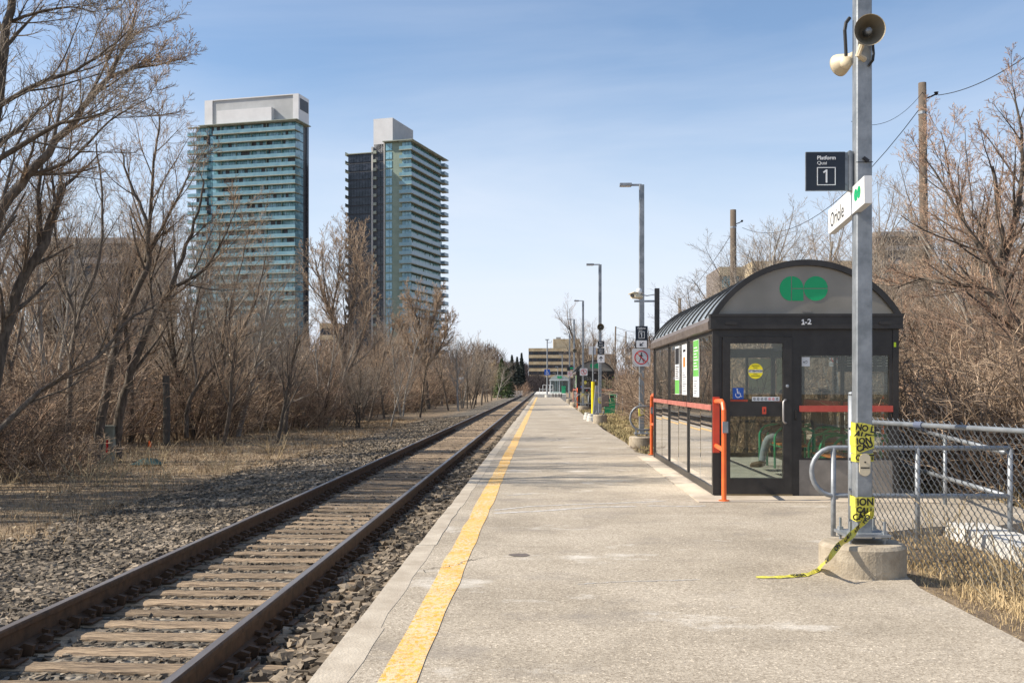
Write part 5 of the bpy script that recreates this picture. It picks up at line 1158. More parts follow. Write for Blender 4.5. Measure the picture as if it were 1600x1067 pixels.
# --- hand-shaped big trees of the left foreground: limbs traced as real 3D polylines, then grown
def limb_tree(base_d, limbs, label, seed, P=P_TREE, tw='twig', group='large leaning trees at the left', kids0=None, zb=-.56, ks=1.0):
    """limbs: (list of (px,py), d0, d1, r0, r1, level)"""
    r = random.Random(seed); out = []
    for pts, d0, d1, r0, r1, lev in limbs:
        n = len(pts); W_ = [at(px, py, d0+(d1-d0)*i/(n-1)) for i, (px, py) in enumerate(pts)]
        fine = []
        for i in range(n-1):
            a, b_, c, d = W_[max(i-1,0)], W_[i], W_[i+1], W_[min(i+2,n-1)]
            for k in range(4):
                t = k/4; fine.append(.5*((2*b_)+(c-a)*t+(2*a-5*b_+4*c-d)*t*t+(3*b_-3*c+d-a)*t**3)+rv(r)*r0*.25)
        fine.append(W_[-1]); m = len(fine); rads = [r0+(r1-r0)*i/(m-1) for i in range(m)]; dirs = [(fine[min(i+1,m-1)]-fine[max(i-1,0)]).normalized() for i in range(m)]
        out.append((min(lev,1), fine, rads)); ln = sum((fine[i+1]-fine[i]).length for i in range(m-1))
        PP = dict(P); PP['len'] = (min(.5, 1.6*ks/ln) if lev == 0 else min(.5, 2.0*ks/ln),)+tuple(P['len'][1:]); 
        kk = list(P['kids']); kk[0] = (kids0 or 11); PP['kids'] = tuple(kk)
        kids_(r, fine, rads, dirs, ln, 0 if lev == 0 else 0, out, PP, .25 if lev == 0 else .08)
    b0 = W_ = at(limbs[0][0][0][0], limbs[0][0][0][1], limbs[0][1]); loc = (b0.x, b0.y, zb)
    return tree_from(out, loc, label, 'tree', group, 'bare_tree', tw)
LT = [
 (17, [([(-120,770),(-95,600),(-60,470),(0,330),(59,256),(118,185),(169,122),(197,71),(213,18)], 17, 18, .13, .012, 0), ([(169,122),(205,108),(244,102),(285,92)], 18, 17.5, .035, .006, 1), ([(118,185),(150,130),(185,60),(215,5)], 18, 18.5, .03, .006, 1), ([(40,275),(110,250),(170,190),(240,150)], 17.6, 17, .035, .006, 1)], 'biggest leaning tree at the left frame edge whose top arches toward the first tower', 1),
 (16, [([(-90,765),(-60,560),(-40,400),(-15,240),(2,120),(12,40),(25,-60)], 15, 15.5, .13, .05, 0), ([(-5,170),(50,135),(118,110),(170,75),(205,45)], 15.3, 14.8, .04, .006, 1), ([(-20,260),(79,200),(130,185),(190,170)], 15, 14.5, .045, .006, 1), ([(5,40),(50,22),(110,12),(150,20)], 15.5, 15.2, .03, .006, 1)], 'dark tall trunk leaving the top left corner of the view', 2),
 (22, [([(-30,720),(-8,600),(28,453),(62,395),(90,320),(98,285)], 21, 21.5, .13, .07, 0), ([(62,395),(60,300),(75,200),(95,130)], 21.3, 21.6, .05, .008, 1)], 'lit leaning trunk with a broken snag top at the far left', 3),
 (26, [([(107,735),(108,640),(110,578),(121,507),(153,407),(160,330),(150,220)], 25.5, 26, .085, .02, 0), ([(121,507),(95,420),(80,320),(60,240)], 25.8, 26, .05, .008, 1)], 'slim upright dark tree between the snag and the utility cabinet', 4),
 (27, [([(150,722),(160,650),(174,571),(185,521),(228,421),(232,380),(226,340),(205,290),(189,235)], 26.5, 27, .13, .02, 0), ([(228,410),(236,320),(240,252),(250,190),(235,165)], 27, 27.3, .06, .01, 1), ([(228,400),(262,340),(290,285),(310,240)], 27, 26.8, .05, .008, 1)], 'forked tree behind the utility cabinet with a round crown left of the first tower', 5),
 (27.5, [([(182,715),(185,663),(199,600),(221,542),(242,489),(267,453),(285,400),(310,330),(318,280)], 27, 26.5, .14, .02, 0), ([(242,489),(235,440),(250,390),(262,330)], 27, 27.2, .05, .008, 1), ([(267,453),(320,420),(350,370),(372,320)], 26.9, 26.2, .05, .008, 1)], 'smooth sunlit trunk leaning right beside the utility cabinet', 6),
 (36, [([(292,682),(292,646),(310,600),(356,550),(385,503),(402,460),(415,400)], 36, 35, .09, .02, 0), ([(308,600),(300,520),(315,440),(330,380)], 35.8, 36, .06, .01, 1), ([(356,550),(360,480),(378,410),(390,350)], 35.5, 35.2, .04, .01, 1)], 'leaning tree rising right from behind the lone timber post', 7),
 (19, [([(-60,740),(20,650),(80,600),(150,560),(200,500),(240,480)], 19, 20, .06, .02, 0)], 'fallen looking low limb slanting up across the left thicket', 8),
]
for d, limbs, lb, sd in LT: limb_tree(d, limbs, lb, sd, dict(P_TREE, tip=.0032, kids=(9,7,5,4)), 'twig_grey' if sd in (2, 4) else 'twig', kids0=10)
archetype('sp', make_tree(45, 9.0, .13, dict(P_TALL, levels=3, kids=(12,8,5), tip=.006), 2, .25), 'bare_tree', 'tree', 'twig_grey')
for i_, (x_, y_, s_) in enumerate(((-14.6,17.0,1.45),(-13.0,19.4,1.3),(-15.6,15.4,1.5),(-12.6,16.2,1.2),(-13.8,21.2,1.4),(-12.8,18.0,1.3))):
    place('sp', x_, y_, -.56, i_*1.3, s_, 'tall bare tree just outside the left frame edge, casting branch shadows over the platform', 'tall trees at the left edge that shade the platform')
# distinct trees of the middle distance
def spot(px, d, z=-.56): v = at(px, 602, d); return v.x, v.y, z
limb_tree(60, [([(541,642),(538,572),(531,527),(513,479),(500,440),(492,405)], 60, 60, .20, .03, 0), ([(538,572),(548,500),(553,466),(556,420),(552,392)], 60, 60.5, .14, .02, 1), ([(540,560),(520,500),(528,440),(530,400)], 60, 61, .10, .02, 1), ([(541,585),(562,540),(572,480),(568,430)], 60, 59, .10, .02, 1)], 'tall dark limbed tree rising between the two towers', 21, dict(P_TALL, tip=.008, kids=(10,8,6,4)), 'twig', 'mid distance trees', 13, ks=1.9)
limb_tree(76, [([(668,640),(666,598),(661,547),(655,510),(645,482)], 76, 76, .20, .03, 0), ([(662,555),(672,515),(680,490),(684,472)], 76, 77, .10, .02, 1), ([(664,575),(690,540),(700,505)], 76, 75, .10, .02, 1), ([(663,570),(640,540),(625,510)], 76, 77, .10, .02, 1)], 'round crowned tree covering the foot of the second tower', 22, dict(P_TALL, tip=.009, kids=(12,9,6,4)), 'twig', 'mid distance trees', 15, ks=1.9)
lab_t = ['bare brown tree %s' % s for s in ('in the left thicket before the first tower','low in the thicket under the first tower','with thin crown between the thicket trunks','behind the thicket left of the dark limbed tree','rising just left of the tall dark limbed tree','under the left foot of the second tower','filling the gap below the second tower','right of the round crowned tree','beside the track where the wood gets lower','near the twin post trackside sign','beyond the trackside sign','close to the pale poplar','at the thin end of the wood','before the dark far woods')]
rt = random.Random(5)
rows = [(300,38,.85),(335,44,.80),(372,40,.72),(410,46,.74),(445,42,.62),(480,48,.66),(505,52,.60),(575,55,.55),(600,62,.66),(628,66,.64),(700,82,.66),(722,90,.62),(742,100,.60),(762,118,.62),(776,138,.58),(320,56,1.0),(390,60,1.0),(460,64,.92),(250,40,.92),(205,36,.9),(150,34,.95),(90,32,1.0),(40,30,1.0),(10,36,1.1),(350,34,.55),(430,36,.50),(590,80,.95),(640,90,.80),(690,100,.78),(655,64,.52),(120,46,1.15),(60,50,1.3),(280,50,1.1),(180,55,1.2),(20,60,1.3),(715,76,.62),(738,84,.60),(752,98,.66),(560,48,.40),(610,50,.38)]
keys = ['t0','t1','t2','t3','m0','m1']
side = ['leaning slightly left','leaning slightly right','with an even crown','with a ragged crown','twisted and thin','dense with fine twigs']
def whr(px): 
    for lim, s in ((100,'far left thicket'),(200,'thicket around the utility cabinet'),(300,'thicket near the lone timber post'),(400,'wood under the first tower'),(500,'wood right of the first tower foot'),(600,'wood around the dark limbed tree'),(680,'wood under the second tower'),(740,'wood near the twin post sign'),(1200,'last trees before the far bend')):
        if px < lim: return s
seen = {}
def uniq(base):
    seen[base] = seen.get(base, 0)+1; k = seen[base]
    return base if k == 1 else base+', '+('second','third','fourth','fifth','sixth','seventh','eighth','ninth','tenth','eleventh','twelfth')[k-2]+' from left'
rows.sort()
for i, (px, d, s) in enumerate(rows):
    x, y, z = spot(px, d); s *= rt.uniform(.92, 1.08)
    place(keys[i % 6], x, y, z, rt.uniform(0, 6.28), (s*rt.uniform(.9,1.15), s*rt.uniform(.9,1.15), s), uniq('bare brown tree %s in the %s' % (side[i % 6], whr(px))), 'bare trees of the wood left of the track')
# shrubs and bramble forming the front of the wood
ss = []
for k in range(150):
    f = (k+rt.random())/150; d = 19+f**1.5*105; xl = -10.6-.8*math.sin(d*.21)-(2.9 if 23.5 < d < 37 else 0)
    ss.append((d, xl-rt.uniform(0, 5.5 if d < 60 else 4)))
ss2 = [(d, x-4-rt.uniform(0,5)) for d, x in ss[::3]]
for i, (d, x) in enumerate(ss+ss2):
    px = 848+F*x/d
    if px < -160 or (222 < px < 305 and d < 37) or (115 < px < 210 and d < 29): continue
    key = ('s0','s1','s3','b0','s0','b1','s2','s1')[i % 8]; s = rt.uniform(.75, 1.35)*(1 if d < 60 else 1.25)*(1.35 if i >= len(ss) else 1)
    place(key, x, d, -.56, rt.uniform(0, 6.28), (s*1.15, s*1.15, s), '%s in the %s' % (('leafless brown shrub','low arching bramble')[key[0] == 'b'], whr(px)), 'leafless shrubs along the wood edge: '+('bramble ' if key[0] == 'b' else 'shrub ')+whr(px))
# pale poplar, conifers, far woods
x, y, z = spot(759, 120); place('pale', x, y, z, 0, .62, 'pale yellowish young poplar clump left of the dark evergreen', 'pale trees'); x, y, z = spot(768, 128); place('pale', x, y, z, 2, .58, 'pale yellowish poplar touching the dark evergreen', 'pale trees')
def conifer(px, d, h, wd, label, seed, z=-.56, mt='needle'):
    r = np.random.default_rng(seed); x, y, _ = spot(px, d); n = 5200; hh = r.uniform(0,1,n)**.8; rad = wd*(1-hh)**.85*(.55+.45*np.abs(np.sin(hh*38+r.uniform(0,.7,n))))*np.sqrt(r.uniform(.1,1,n)); a = r.uniform(0,6.283,n)
    c = np.stack([x+rad*np.cos(a), y+rad*np.sin(a), z+.3+hh*h-.12*rad], 1); s = h*.022*r.uniform(.6,1.6,n); u = r.normal(size=(n,3)); u /= np.linalg.norm(u,axis=1)[:,None]; v2 = np.cross(u, r.normal(size=(n,3))); v2 /= np.linalg.norm(v2,axis=1)[:,None]
    V = np.stack([c-u*s[:,None], c+v2*s[:,None]*.45, c+u*s[:,None], c-v2*s[:,None]*.45], 1).reshape(-1,3); Fq = np.arange(4*n).reshape(-1,4)
    t = thing('evergreen_tree', (x, y, z), label, 'tree', 'evergreens'); np_mesh('crown', V, Fq, mt, (x,y,z), t, flat=True); b = MB(); b.tube([(x,y,z),(x,y,z+h*.93)], [h*.02,.01], 7); b.build('trunk', 'bark', t)
conifer(784,150,5.6,1.9,'dark green bushy evergreen beside the end of the wood',1,mt='needle_light'); conifer(792,158,4.8,1.7,'smaller dark evergreen touching the right of the bushy one',2)
conifer(800,270,9.6,1.9,'pointed far spruce left of the gap above the track',3,mt='needle_hazed'); conifer(808,275,9.3,1.8,'middle far spruce above the track',4,mt='needle_hazed'); conifer(815,280,10.4,1.8,'tallest thin far spruce left of the office building',5,mt='needle_hazed')
conifer(765,240,6.5,3.0,'far evergreen half hidden behind the end of the wood',6,mt='needle_hazed'); conifer(546/1*1.835,330,13,3.0,'distant spruce above the bushes right of the power poles',7)
# dark far wood closing the track (a mass nobody could count)
def far_wood(name, x0, x1, y0, y1, h0, h1, n, mat, label, seed, z=-.56, sz=1.0):
    r = np.random.default_rng(seed); x = r.uniform(x0, x1, n); y = r.uniform(y0, y1, n); top = h0+(h1-h0)*(.5+.5*np.sin(x*.35+seed)*np.sin(x*.13+1)); hh = r.uniform(0,1,n)**.9; zz = z+hh*top
    L_ = r.uniform(.5,1.6,n)*sz; d = r.normal(0,.45,(n,3)); d[:,2] = np.abs(d[:,2])+.6; d /= np.linalg.norm(d,axis=1)[:,None]; c = np.stack([x,y,zz],1); w_ = .045*sz; sdv = np.stack([np.ones(n), np.zeros(n), np.zeros(n)],1)*w_
    V = np.stack([c-sdv, c+sdv, c+d*L_[:,None]+sdv*.2, c+d*L_[:,None]-sdv*.2], 1).reshape(-1,3); Fq = np.arange(4*n).reshape(-1,4)
    tag(np_mesh(name, V, Fq, mat, (x0, y0, z)), label, 'wood', kind='stuff')
M['fartwig'] = pm('far_dark_twigs', (.05,.042,.045), (.09,.07,.065), .4, .95)
M['farbrown'] = pm('far_brown_twigs', (.11,.08,.062), (.17,.125,.095), .4, .95)
far_wood('distant_wood', -18, -4.5, 290, 330, 7, 9.5, 12000, 'fartwig', 'dark far wood closing the view at the end of the track', 1)
far_wood('distant_wood', -60, -8, 170, 230, 7, 10, 30000, 'farbrown', 'brown far wood behind the end of the left tree line', 2)
far_wood('distant_thicket', -75, -17, 70, 110, 4, 6.5, 45000, 'twig', 'dense brown thicket filling in behind the left trees', 3, sz=.8)
far_wood('distant_thicket', -60, -19, 42, 62, 2.6, 4.6, 24000, 'twig_grey', 'dense brown thicket deep inside the left wood', 4, sz=.55)
far_wood('distant_thicket', -34, -17.5, 26, 40, 2.0, 3.6, 16000, 'twig', 'tangled brown thicket behind the utility cabinet', 5, sz=.38)
far_wood('distant_wood', 12, 90, 120, 170, 7, 10, 40000, 'farbrown', 'brown wood far behind the right bushes', 6)
far_wood('distant_wood', -5, 30, 280, 330, 2.4, 5.0, 16000, 'fartwig', 'dark low far wood hiding the foot of the office block', 9)
# pale wall at the far left of the track
b = MB(); x0, y0, _ = spot(781,170); x1, y1, _ = spot(816,170); b.box(x0, x1, y0, y0+.2, -.56, .55); 
for k in range(9): b.box(x0+k*(x1-x0)/8-.06, x0+k*(x1-x0)/8+.06, y0-.06, y0, -.56, .62)
tag(b.build('boundary_wall', 'concpale', origin=(x0,y0,-.56)), 'low pale concrete wall beside the far bend of the track', 'wall')
x, y, z = spot(814,165); place('s2', x, y, z, 1, 1.1, 'reddish round shrub at the right end of the pale wall', 'reddish shrub by the wall')
# ---- right side
G2 = 'bare trees behind the shelter and fence'
RR = [(1060,44,.60,'r0'),(1095,48,.85,'t1'),(1130,42,.80,'m1'),(1165,46,.92,'r0'),(1200,44,1.02,'t3'),(1240,48,1.12,'m0'),(1280,44,1.0,'r0'),(1320,42,.95,'t1'),(1180,36,.62,'m1'),(1300,36,.72,'m0'),(1400,30,.90,'r0'),(1440,26,.78,'m1'),(1475,32,1.0,'t3'),(1510,27,.80,'m0'),(1545,22,.78,'r0'),(1620,24,1.0,'t1'),(1595,30,1.15,'m1'),(1430,38,1.05,'t1'),(1500,42,1.2,'r0'),(1360,34,.80,'m0'),(1660,22,.9,'m0'),(1560,40,1.3,'t3'),(925,95,1.1,'t0'),(908,110,1.05,'t2'),(938,120,1.0,'m1'),(965,90,.55,'r0'),(990,85,.60,'m0'),(1010,80,.55,'t1'),(1040,70,.55,'r0'),(1700,18,.9,'r0')]
RR += [(1110,52,.85,'r0'),(1150,50,.95,'m1'),(1220,52,1.0,'m1'),(1260,50,1.0,'r0'),(1310,52,1.0,'r0'),(1415,34,.95,'r0'),(1455,30,.85,'r0'),(1490,36,1.0,'m1'),(1385,40,1.0,'r0')]; RR.sort(); wr = lambda px: 'behind the far arched shelter' if px < 950 else 'between power poles and first shelter' if px < 1050 else 'above the left part of the shelter roof' if px < 1180 else 'above the middle of the shelter roof' if px < 1330 else 'just right of the first shelter' if px < 1460 else 'behind the right part of the fence' if px < 1560 else 'at the right frame edge'
for i, (px, d, s, k) in enumerate(RR):
    s *= 1.12 if (d > 40 and px < 1350) else .97 if d > 24 else .85; x, y, z = spot(px, d, -.7); place(k, x, y, z, rt.uniform(0, 6.28), (s*rt.uniform(1,1.2), s*rt.uniform(1,1.2), s*.92), uniq('%s %s %s' % ('reddish bare tree' if k == 'r0' else 'bare tree', side[i % 6], wr(px))), G2)
limb_tree(19, [([(1640,680),(1618,580),(1600,526),(1572,484),(1568,440),(1566,415),(1562,340),(1550,260)], 19, 19, .14, .03, 0), ([(1568,462),(1530,449),(1470,442),(1443,436),(1395,451)], 19, 20, .05, .008, 1), ([(1566,415),(1590,330),(1597,230),(1585,140)], 19, 19.2, .07, .012, 1), ([(1566,430),(1520,370),(1480,300),(1440,240)], 19, 20, .06, .008, 1), ([(1585,500),(1540,400),(1500,330),(1470,205)], 19, 20, .05, .008, 1)], 'big dark forked tree behind the fence at the right edge', 31, dict(P_TREE, tip=.0036, len=(.36,.45,.45,.5)), 'twig_red', 'large tree at the right edge', 12, -.7)
for k in range(64):
    px = rt.uniform(1375, 1720); d = rt.uniform(13.5, 30); x, y, _ = spot(px, d); key = ('s0','s2','s1','b1','s3','b0')[k % 6]; s = rt.uniform(.7, 1.2)
    if y < 23 and x < 6.9: x = 6.9+rt.uniform(0, 1.5)
    place(key, x, y, -.45, rt.uniform(0, 6.28), (s*1.2,s*1.2,s), ('leafless brown shrub','low arching bramble')[key[0] == 'b']+' in the thicket right of the shelter', 'shrubs right of the shelter: '+('bramble' if key[0] == 'b' else 'shrub'))
for k in range(70):
    d = 21.8+(k/70)**1.3*85; x = 4.0+.032*(d-22)+rt.uniform(0, 3.2); key = ('s0','s1','s2','b0','s3')[k % 5]; s = rt.uniform(.62, .92)
    place(key, x, d, -.2, rt.uniform(0, 6.28), (s*1.25,s*1.25,s), ('leafless brown shrub','low arching bramble')[key[0] == 'b']+' in the hedge between the lamp poles and the shelter', 'hedge shrubs right of the platform: '+('bramble' if key[0] == 'b' else 'shrub'))
for k in range(34):
    d = rt.uniform(22, 32); x = rt.uniform(5, 12); key = ('s0','s1','s2','s3')[k % 4]
    place(key, x, d, -.4, rt.uniform(0, 6.28), rt.uniform(.8, 1.1), 'leafless brown shrub seen through the glass of the shelter', 'shrubs behind the shelter glass')
# low weeds sticking up through the straw
for i in range(3): archetype('w%d' % i, make_shrub(90+i, .55, .12, 6, dict(P_SHRUB, levels=1, kids=(3,2,2)), .004), 'dry_weed', 'weed', 'twig_tan', 0, 'twig_tan')
for k in range(26):
    y = rt.uniform(9, 32); x = -rt.uniform(7.2, 10.8); place('w%d' % (k % 3), x, y, -.56, rt.uniform(0,6.28), rt.uniform(.6,1.5), 'thin dry weed stalks standing in the dead grass left of the track', 'dry weeds left of the track')
for k in range(16):
    y = rt.uniform(5.5, 9.6); x = 3.2+rt.uniform(.1, .8); place('w%d' % (k % 3), x, y, -.1, rt.uniform(0,6.28), rt.uniform(.6,1.3), 'thin dry weed stalks growing through the chain link fence', 'dry weeds by the fence')

# ============================================================ UTILITY POLES AND WIRES
def upole(px, d, top, r, label, arm=True, lean=0, r1=None):
    x, y, _ = spot(px, d); zt = CAMZ+(602-top)*d/F; t = thing('utility_pole', (x, y, -.6), label, 'utility pole', 'wooden utility poles')
    b = MB(); b.tube([(x+lean, y, -.8), (x+lean*.4, y, zt*.5), (x, y, zt)], [r*1.25, r*1.1, r], 10); b.build('shaft', 'pole', t, smooth=True)
    if arm: b = MB(); z = zt-d*.012; b.tube([(x+r, y, z-.1), (x+r+.15, y, z-.05), (x+r+.35, y, z+.05)], .03, 6); b.lathe([(.03,0),(.07,.03),(.05,.06),(.08,.1),(0,.12)], 10, Matrix.Translation((x+r+.33, y, z+.0))); b.build('insulator', 'ink', t)
    b = MB(); b.lathe([(r*1.06,-.05),(r*1.06,.05)], 10, Matrix.Translation((x, y, zt-1.0))); b.build('band', 'galv', t)
    return Vector((x, y, zt))
A_ = upole(1441,34,130,.13,'tall wooden utility pole right of the near pole',lean=.15); B_ = upole(1145.5,58,328,.17,'wooden utility pole behind the shelter roof',lean=.05)
C_ = upole(1062,110,466,.16,'short distant utility pole left above the shelter roof',False); D_ = upole(962,120,510,.085,'leaning utility pole behind the second shelter, left of the pair',False,-.3); E_ = upole(978,135,518,.09,'utility pole behind the second shelter, right of the pair',False)
def wire(a, b_, sag, r, label):
    P = [Vector(a).lerp(Vector(b_), k/16)-Vector((0,0,sag*4*(k/16)*(1-k/16))) for k in range(17)]; m = MB(); m.tube(P, r, 5); tag(m.build('overhead_wire', 'rubber', origin=tuple(P[0])), label, 'wire', 'overhead wires')
wire(at(1466,149,34), at(1640,62,24), .25, .013, 'wire running from the tall right pole up to the right edge')
wire(at(1160,356,58), at(1441,165,34), 1.7, .014, 'long wire sagging between the two wooden poles behind the near pole')
wire(at(1445,140,34), at(1330,190,30), .5, .008, 'thin wire end dropping left from the tall right pole')
wire(B_+Vector((.2,0,-.9)), (C_.x, C_.y, C_.z-.2), .5, .018, 'wire from the roof-side pole to the short distant pole')
for k, (dz, s) in enumerate(((-.1,'top'),(-.9,'middle'),(-1.6,'lowest'))): wire(D_+Vector((0,0,dz)), E_+Vector((4,-4,dz-.4)), .3, .02, '%s wire strung from the leaning distant pole' % s)

# ============================================================ BUILDINGS
M['t_glass2'] = pm('tower_pale_glass', (.11,.27,.35), (.24,.44,.52), .35, .15, .0, stretch=(1,1,2.2), detail=2, lo=.42, hi=.58, spec=.8)
M['t_glass'] = pm('tower_glass', (.045,.16,.19), (.12,.30,.33), .35, .12, .0, stretch=(1,1,2.2), detail=2, lo=.42, hi=.58, spec=.8)
M['t_dark'] = pm('tower_dark_glass', (.008,.011,.018), (.03,.035,.05), .45, .15, detail=2, stretch=(1,1,2), lo=.45, hi=.6)
M['t_bal'] = pm('balustrade_glass', (.11,.23,.28), (.17,.31,.36), .5, .1, spec=.9)
M['t_slab'] = pm('tower_slab', (.23,.26,.22), (.31,.34,.29), .5, .8)
M['t_wall'] = pm('tower_green_spandrel', (.17,.23,.18), (.22,.28,.22), .5, .5)
M['t_white'] = pm('tower_white_metal', (.56,.56,.56), (.62,.62,.62), .3, .5)
M['t_grey'] = pm('tower_grey_metal', (.33,.34,.34), (.38,.39,.39), .4, .6)
M['t_col'] = pm('tower_pale_column', (.45,.44,.42), None, rough=.7)
M['t_darkwall'] = pm('tower_dark_wall', (.03,.033,.04), (.045,.048,.056), .5, .5)
def loc_frame(px, d, rot):
    x, y, _ = spot(px, d); return Matrix.Translation((x, y, 0)) @ Matrix.Rotation(rot, 4, 'Z')
class TB(MB):
    def __init__(s, T): super().__init__(); s.T = T
    def bx(s, x0, x1, y0, y1, z0, z1):
        o = len(s.v); s.box(x0, x1, y0, y1, z0, z1)
        for i in range(o, len(s.v)): s.v[i] = tuple(s.T @ Vector(s.v[i]))
        return s
def tower1():
    T = loc_frame(463, 333, R(-12.8)); t = thing('apartment_tower', T @ Vector((-18,5,-.5)), 'left apartment tower with long green glass balconies and a white and grey rooftop block', 'tower', 'two glass apartment towers')
    FH = 2.9; N = 30; top = 87.3; Wd = 36.6; D = 8.4
    TB(T).bx(-Wd, -.6, .2, D, -.5, top).build('core_wall', 't_darkwall', t)
    r = random.Random(3)
    for k in range(N):
        z = top-FH*(k+1)
        b = TB(T)                                      # glazing with dark openings and posts
        x = -Wd-.02
        while x < -.7:
            w_ = r.uniform(.6, 1.5); b.k = r.choice((0,0,0,2,2,1)); b.bx(x+.04, min(x+w_, -.62), .05 if b.k != 1 else .12, .195, z+.25, z+FH-.12); x += w_+.06
        b.build('window_band', ['t_glass', 't_darkwall', 't_glass2'], t)
        b = TB(T)
        for yy in (.3, 2.2, 4.0): b.bx(-.6, -.45, yy+.1, yy+1.9, z+.2, z+FH-.1)
        b.build('side_window_band', 't_glass2', t)
        b = TB(T); b.bx(-29.5, .35, -1.55, .04, z+FH-.20, z+FH+.05); b.bx(-Wd-2.6, -31.8, -1.2, .04, z+FH-.20, z+FH+.05); b.bx(-.44, .35, .05, 2.2, z+FH-.2, z+FH+.05); sl = b.build('balcony', 't_slab', t)
        if k: b = TB(T); b.bx(-29.4, .30, -1.54, -1.48, z+FH+.055, z+FH+1.12); b.bx(-Wd-2.5, -31.9, -1.19, -1.13, z+FH+.055, z+FH+1.12); b.bx(.28, .34, -1.47, 2.1, z+FH+.055, z+FH+1.12); b.build('balustrade', 't_bal', sl)
    b = TB(T)
    for x in (-27, -21.5, -16, -10.5, -5): b.bx(x-.12, x+.12, -.5, -.2, -.5, top-.2)
    b.build('divider', 't_wall', t)
    b = TB(T); b.bx(-Wd+.2, -.4, D+.01, D+1.6, -.5, top+3.5); b.build('rear_wing', 't_dark', t)
    b = TB(T); b.bx(-34.5, 1.2, -2.2, D, top+.055, top+.28); b.build('roof_slab', 't_slab', t)
    b = TB(T); b.bx(-33.5, -1.6, 1.2, D-.5, top+.3, top+8.9); b.build('plant_room', 't_grey', t)
    b = TB(T); b.bx(-33.9, -31.0, .8, D, top+.3, top+9.2); b.bx(-1.59, .4, .8, D, top+.3, top+9.2); b.bx(-30.99, -1.6, .8, D, top+8.91, top+9.21); b.bx(-28.3, -8.5, -.8, 1.19, top+.3, top+5.0); b.build('roof_surround', 't_white', t)
    b = TB(T); b.bx(.41, .46, 1.8, D-.5, top+4.3, top+8.0); b.build('louvre', 't_darkwall', t)
    for x, z in ((-14.5,9.3),(-31.5,9.3),(-2.5,9.25)): b = TB(T); b.bx(x-.3,x+.3,3,3.6,top+z,top+z+.55); b.build('roof_vent', 't_darkwall', t)
def tower2():
    T = loc_frame(641, 340, R(-15.1)); t = thing('apartment_tower', T @ Vector((-8,12,-.5)), 'right apartment tower, dark on its left face with white balconies stepping down its right side', 'tower', 'two glass apartment towers')
    FH = 2.9; top = 82.5; N = 28; r = random.Random(9)
    TB(T).bx(-9.4, -.6, .2, 30, -.5, top).build('core_wall', 't_wall', t)
    TB(T).bx(-23.2, -9.6, 1.2, 29, -.5, top-2.9).build('dark_wing', 't_darkwall', t)
    TB(T).bx(-13.95, -9.5, 2.0, 28, top-2.85, top+.2).build('lift_block', 't_darkwall', t)
    for k in range(N):
        z = top-FH*(k+1)
        b = TB(T); b.k = 0
        b.bx(-8.8, -7.6, .05, .195, z+.3, z+FH-.3); b.bx(-7.5, -6.6, .05, .195, z+.3, z+FH-.3)
        b.build('window_band', 't_glass2', t); b = TB(T)
        x = -2.9
        while x < -.7: b.bx(x+.05, x+1.0, .0, .195, z+.25, z+FH-.25); x += 1.08
        b.build('window_band', 't_glass2', t); b = TB(T)
        y = .4
        while y < 29: w_ = r.uniform(1.2, 2.4); b.bx(-.59, -.45, y, y+w_-.1, z+.2, z+FH-.2); y += w_+(.0 if r.random() < .7 else .8)
        b.build('window_band', ['t_glass'], t)
        if k:
            b = TB(T)
            x = -23.1
            while x < -14.6: b.bx(x, x+.98, 1.05, 1.19, z+.2, z+FH-.35); x += 1.06
            b.build('dark_window_band', 't_dark', t); b = TB(T)
            x = -12.2
            while x < -9.8: b.bx(x, x+1.0, 1.05, 1.19, z+.3, z+FH-.35); x += 1.15
            b.build('dark_window_band', 't_dark', t)
            b = TB(T); b.bx(-24.4, -23.21, 1.3, 6, z+FH-.12, z+FH+.08); b.bx(-24.4, -24.34, 1.3, 6, z+FH+.07, z+FH+1.1); b.build('side_ledge', 't_slab', t); b = TB(T); b.bx(-13.7, -12.6, .6, 1.19, z+FH-.3, z+FH+.7); b.build('side_ledge', 't_slab', t)
        b = TB(T); b.bx(-3.6, 1.0, -1.2, -.01, z+FH-.18, z+FH+.07); b.bx(-.44, 1.0, .0, 26.5, z+FH-.18, z+FH+.07); b.bx(-.44, 1.9, 27.6, 31.5, z+FH-.18, z+FH+.07); sl = b.build('balcony', 't_slab', t)
        if k: b = TB(T); b.bx(-3.5, .98, -1.19, -1.13, z+FH+.075, z+FH+1.12); b.build('balustrade', 't_bal', sl); b = TB(T); b.bx(.93, .98, -1.12, 26.4, z+FH+.075, z+FH+1.12); b.bx(1.83, 1.88, 27.7, 31.4, z+FH+.075, z+FH+1.12); b.bx(-.3, 1.82, 27.61, 27.66, z+FH+.075, z+FH+1.12); b.build('balustrade', 't_balw', sl)
    b = TB(T); b.bx(-14.5, -13.95, .9, 2.0, -.5, top-.8); b.bx(-9.55, -9.2, -.1, 1.19, -.5, top+.1); b.build('pale_column', 't_col', t)
    b = TB(T); b.bx(-9.5, 1.4, -1.4, 31, top+.08, top+.35); b.bx(-23.8,-14.0,.6,28,top-2.88,top-2.6); b.build('roof_slab', 't_slab', t)
    b = TB(T); b.bx(-14.2, -7.2, 2.0, 20, top-2.5, top+8.8); b.build('plant_room', 't_white', t)
    b = TB(T); b.bx(-7.19, -7.1, 2.2, 19.8, top+.5, top+8.6); b.build('plant_panel', 't_grey', t)
M['t_balw'] = pm('pale_balustrade', (.16,.24,.30), (.21,.30,.36), .5, .2)
tower1(); tower2()
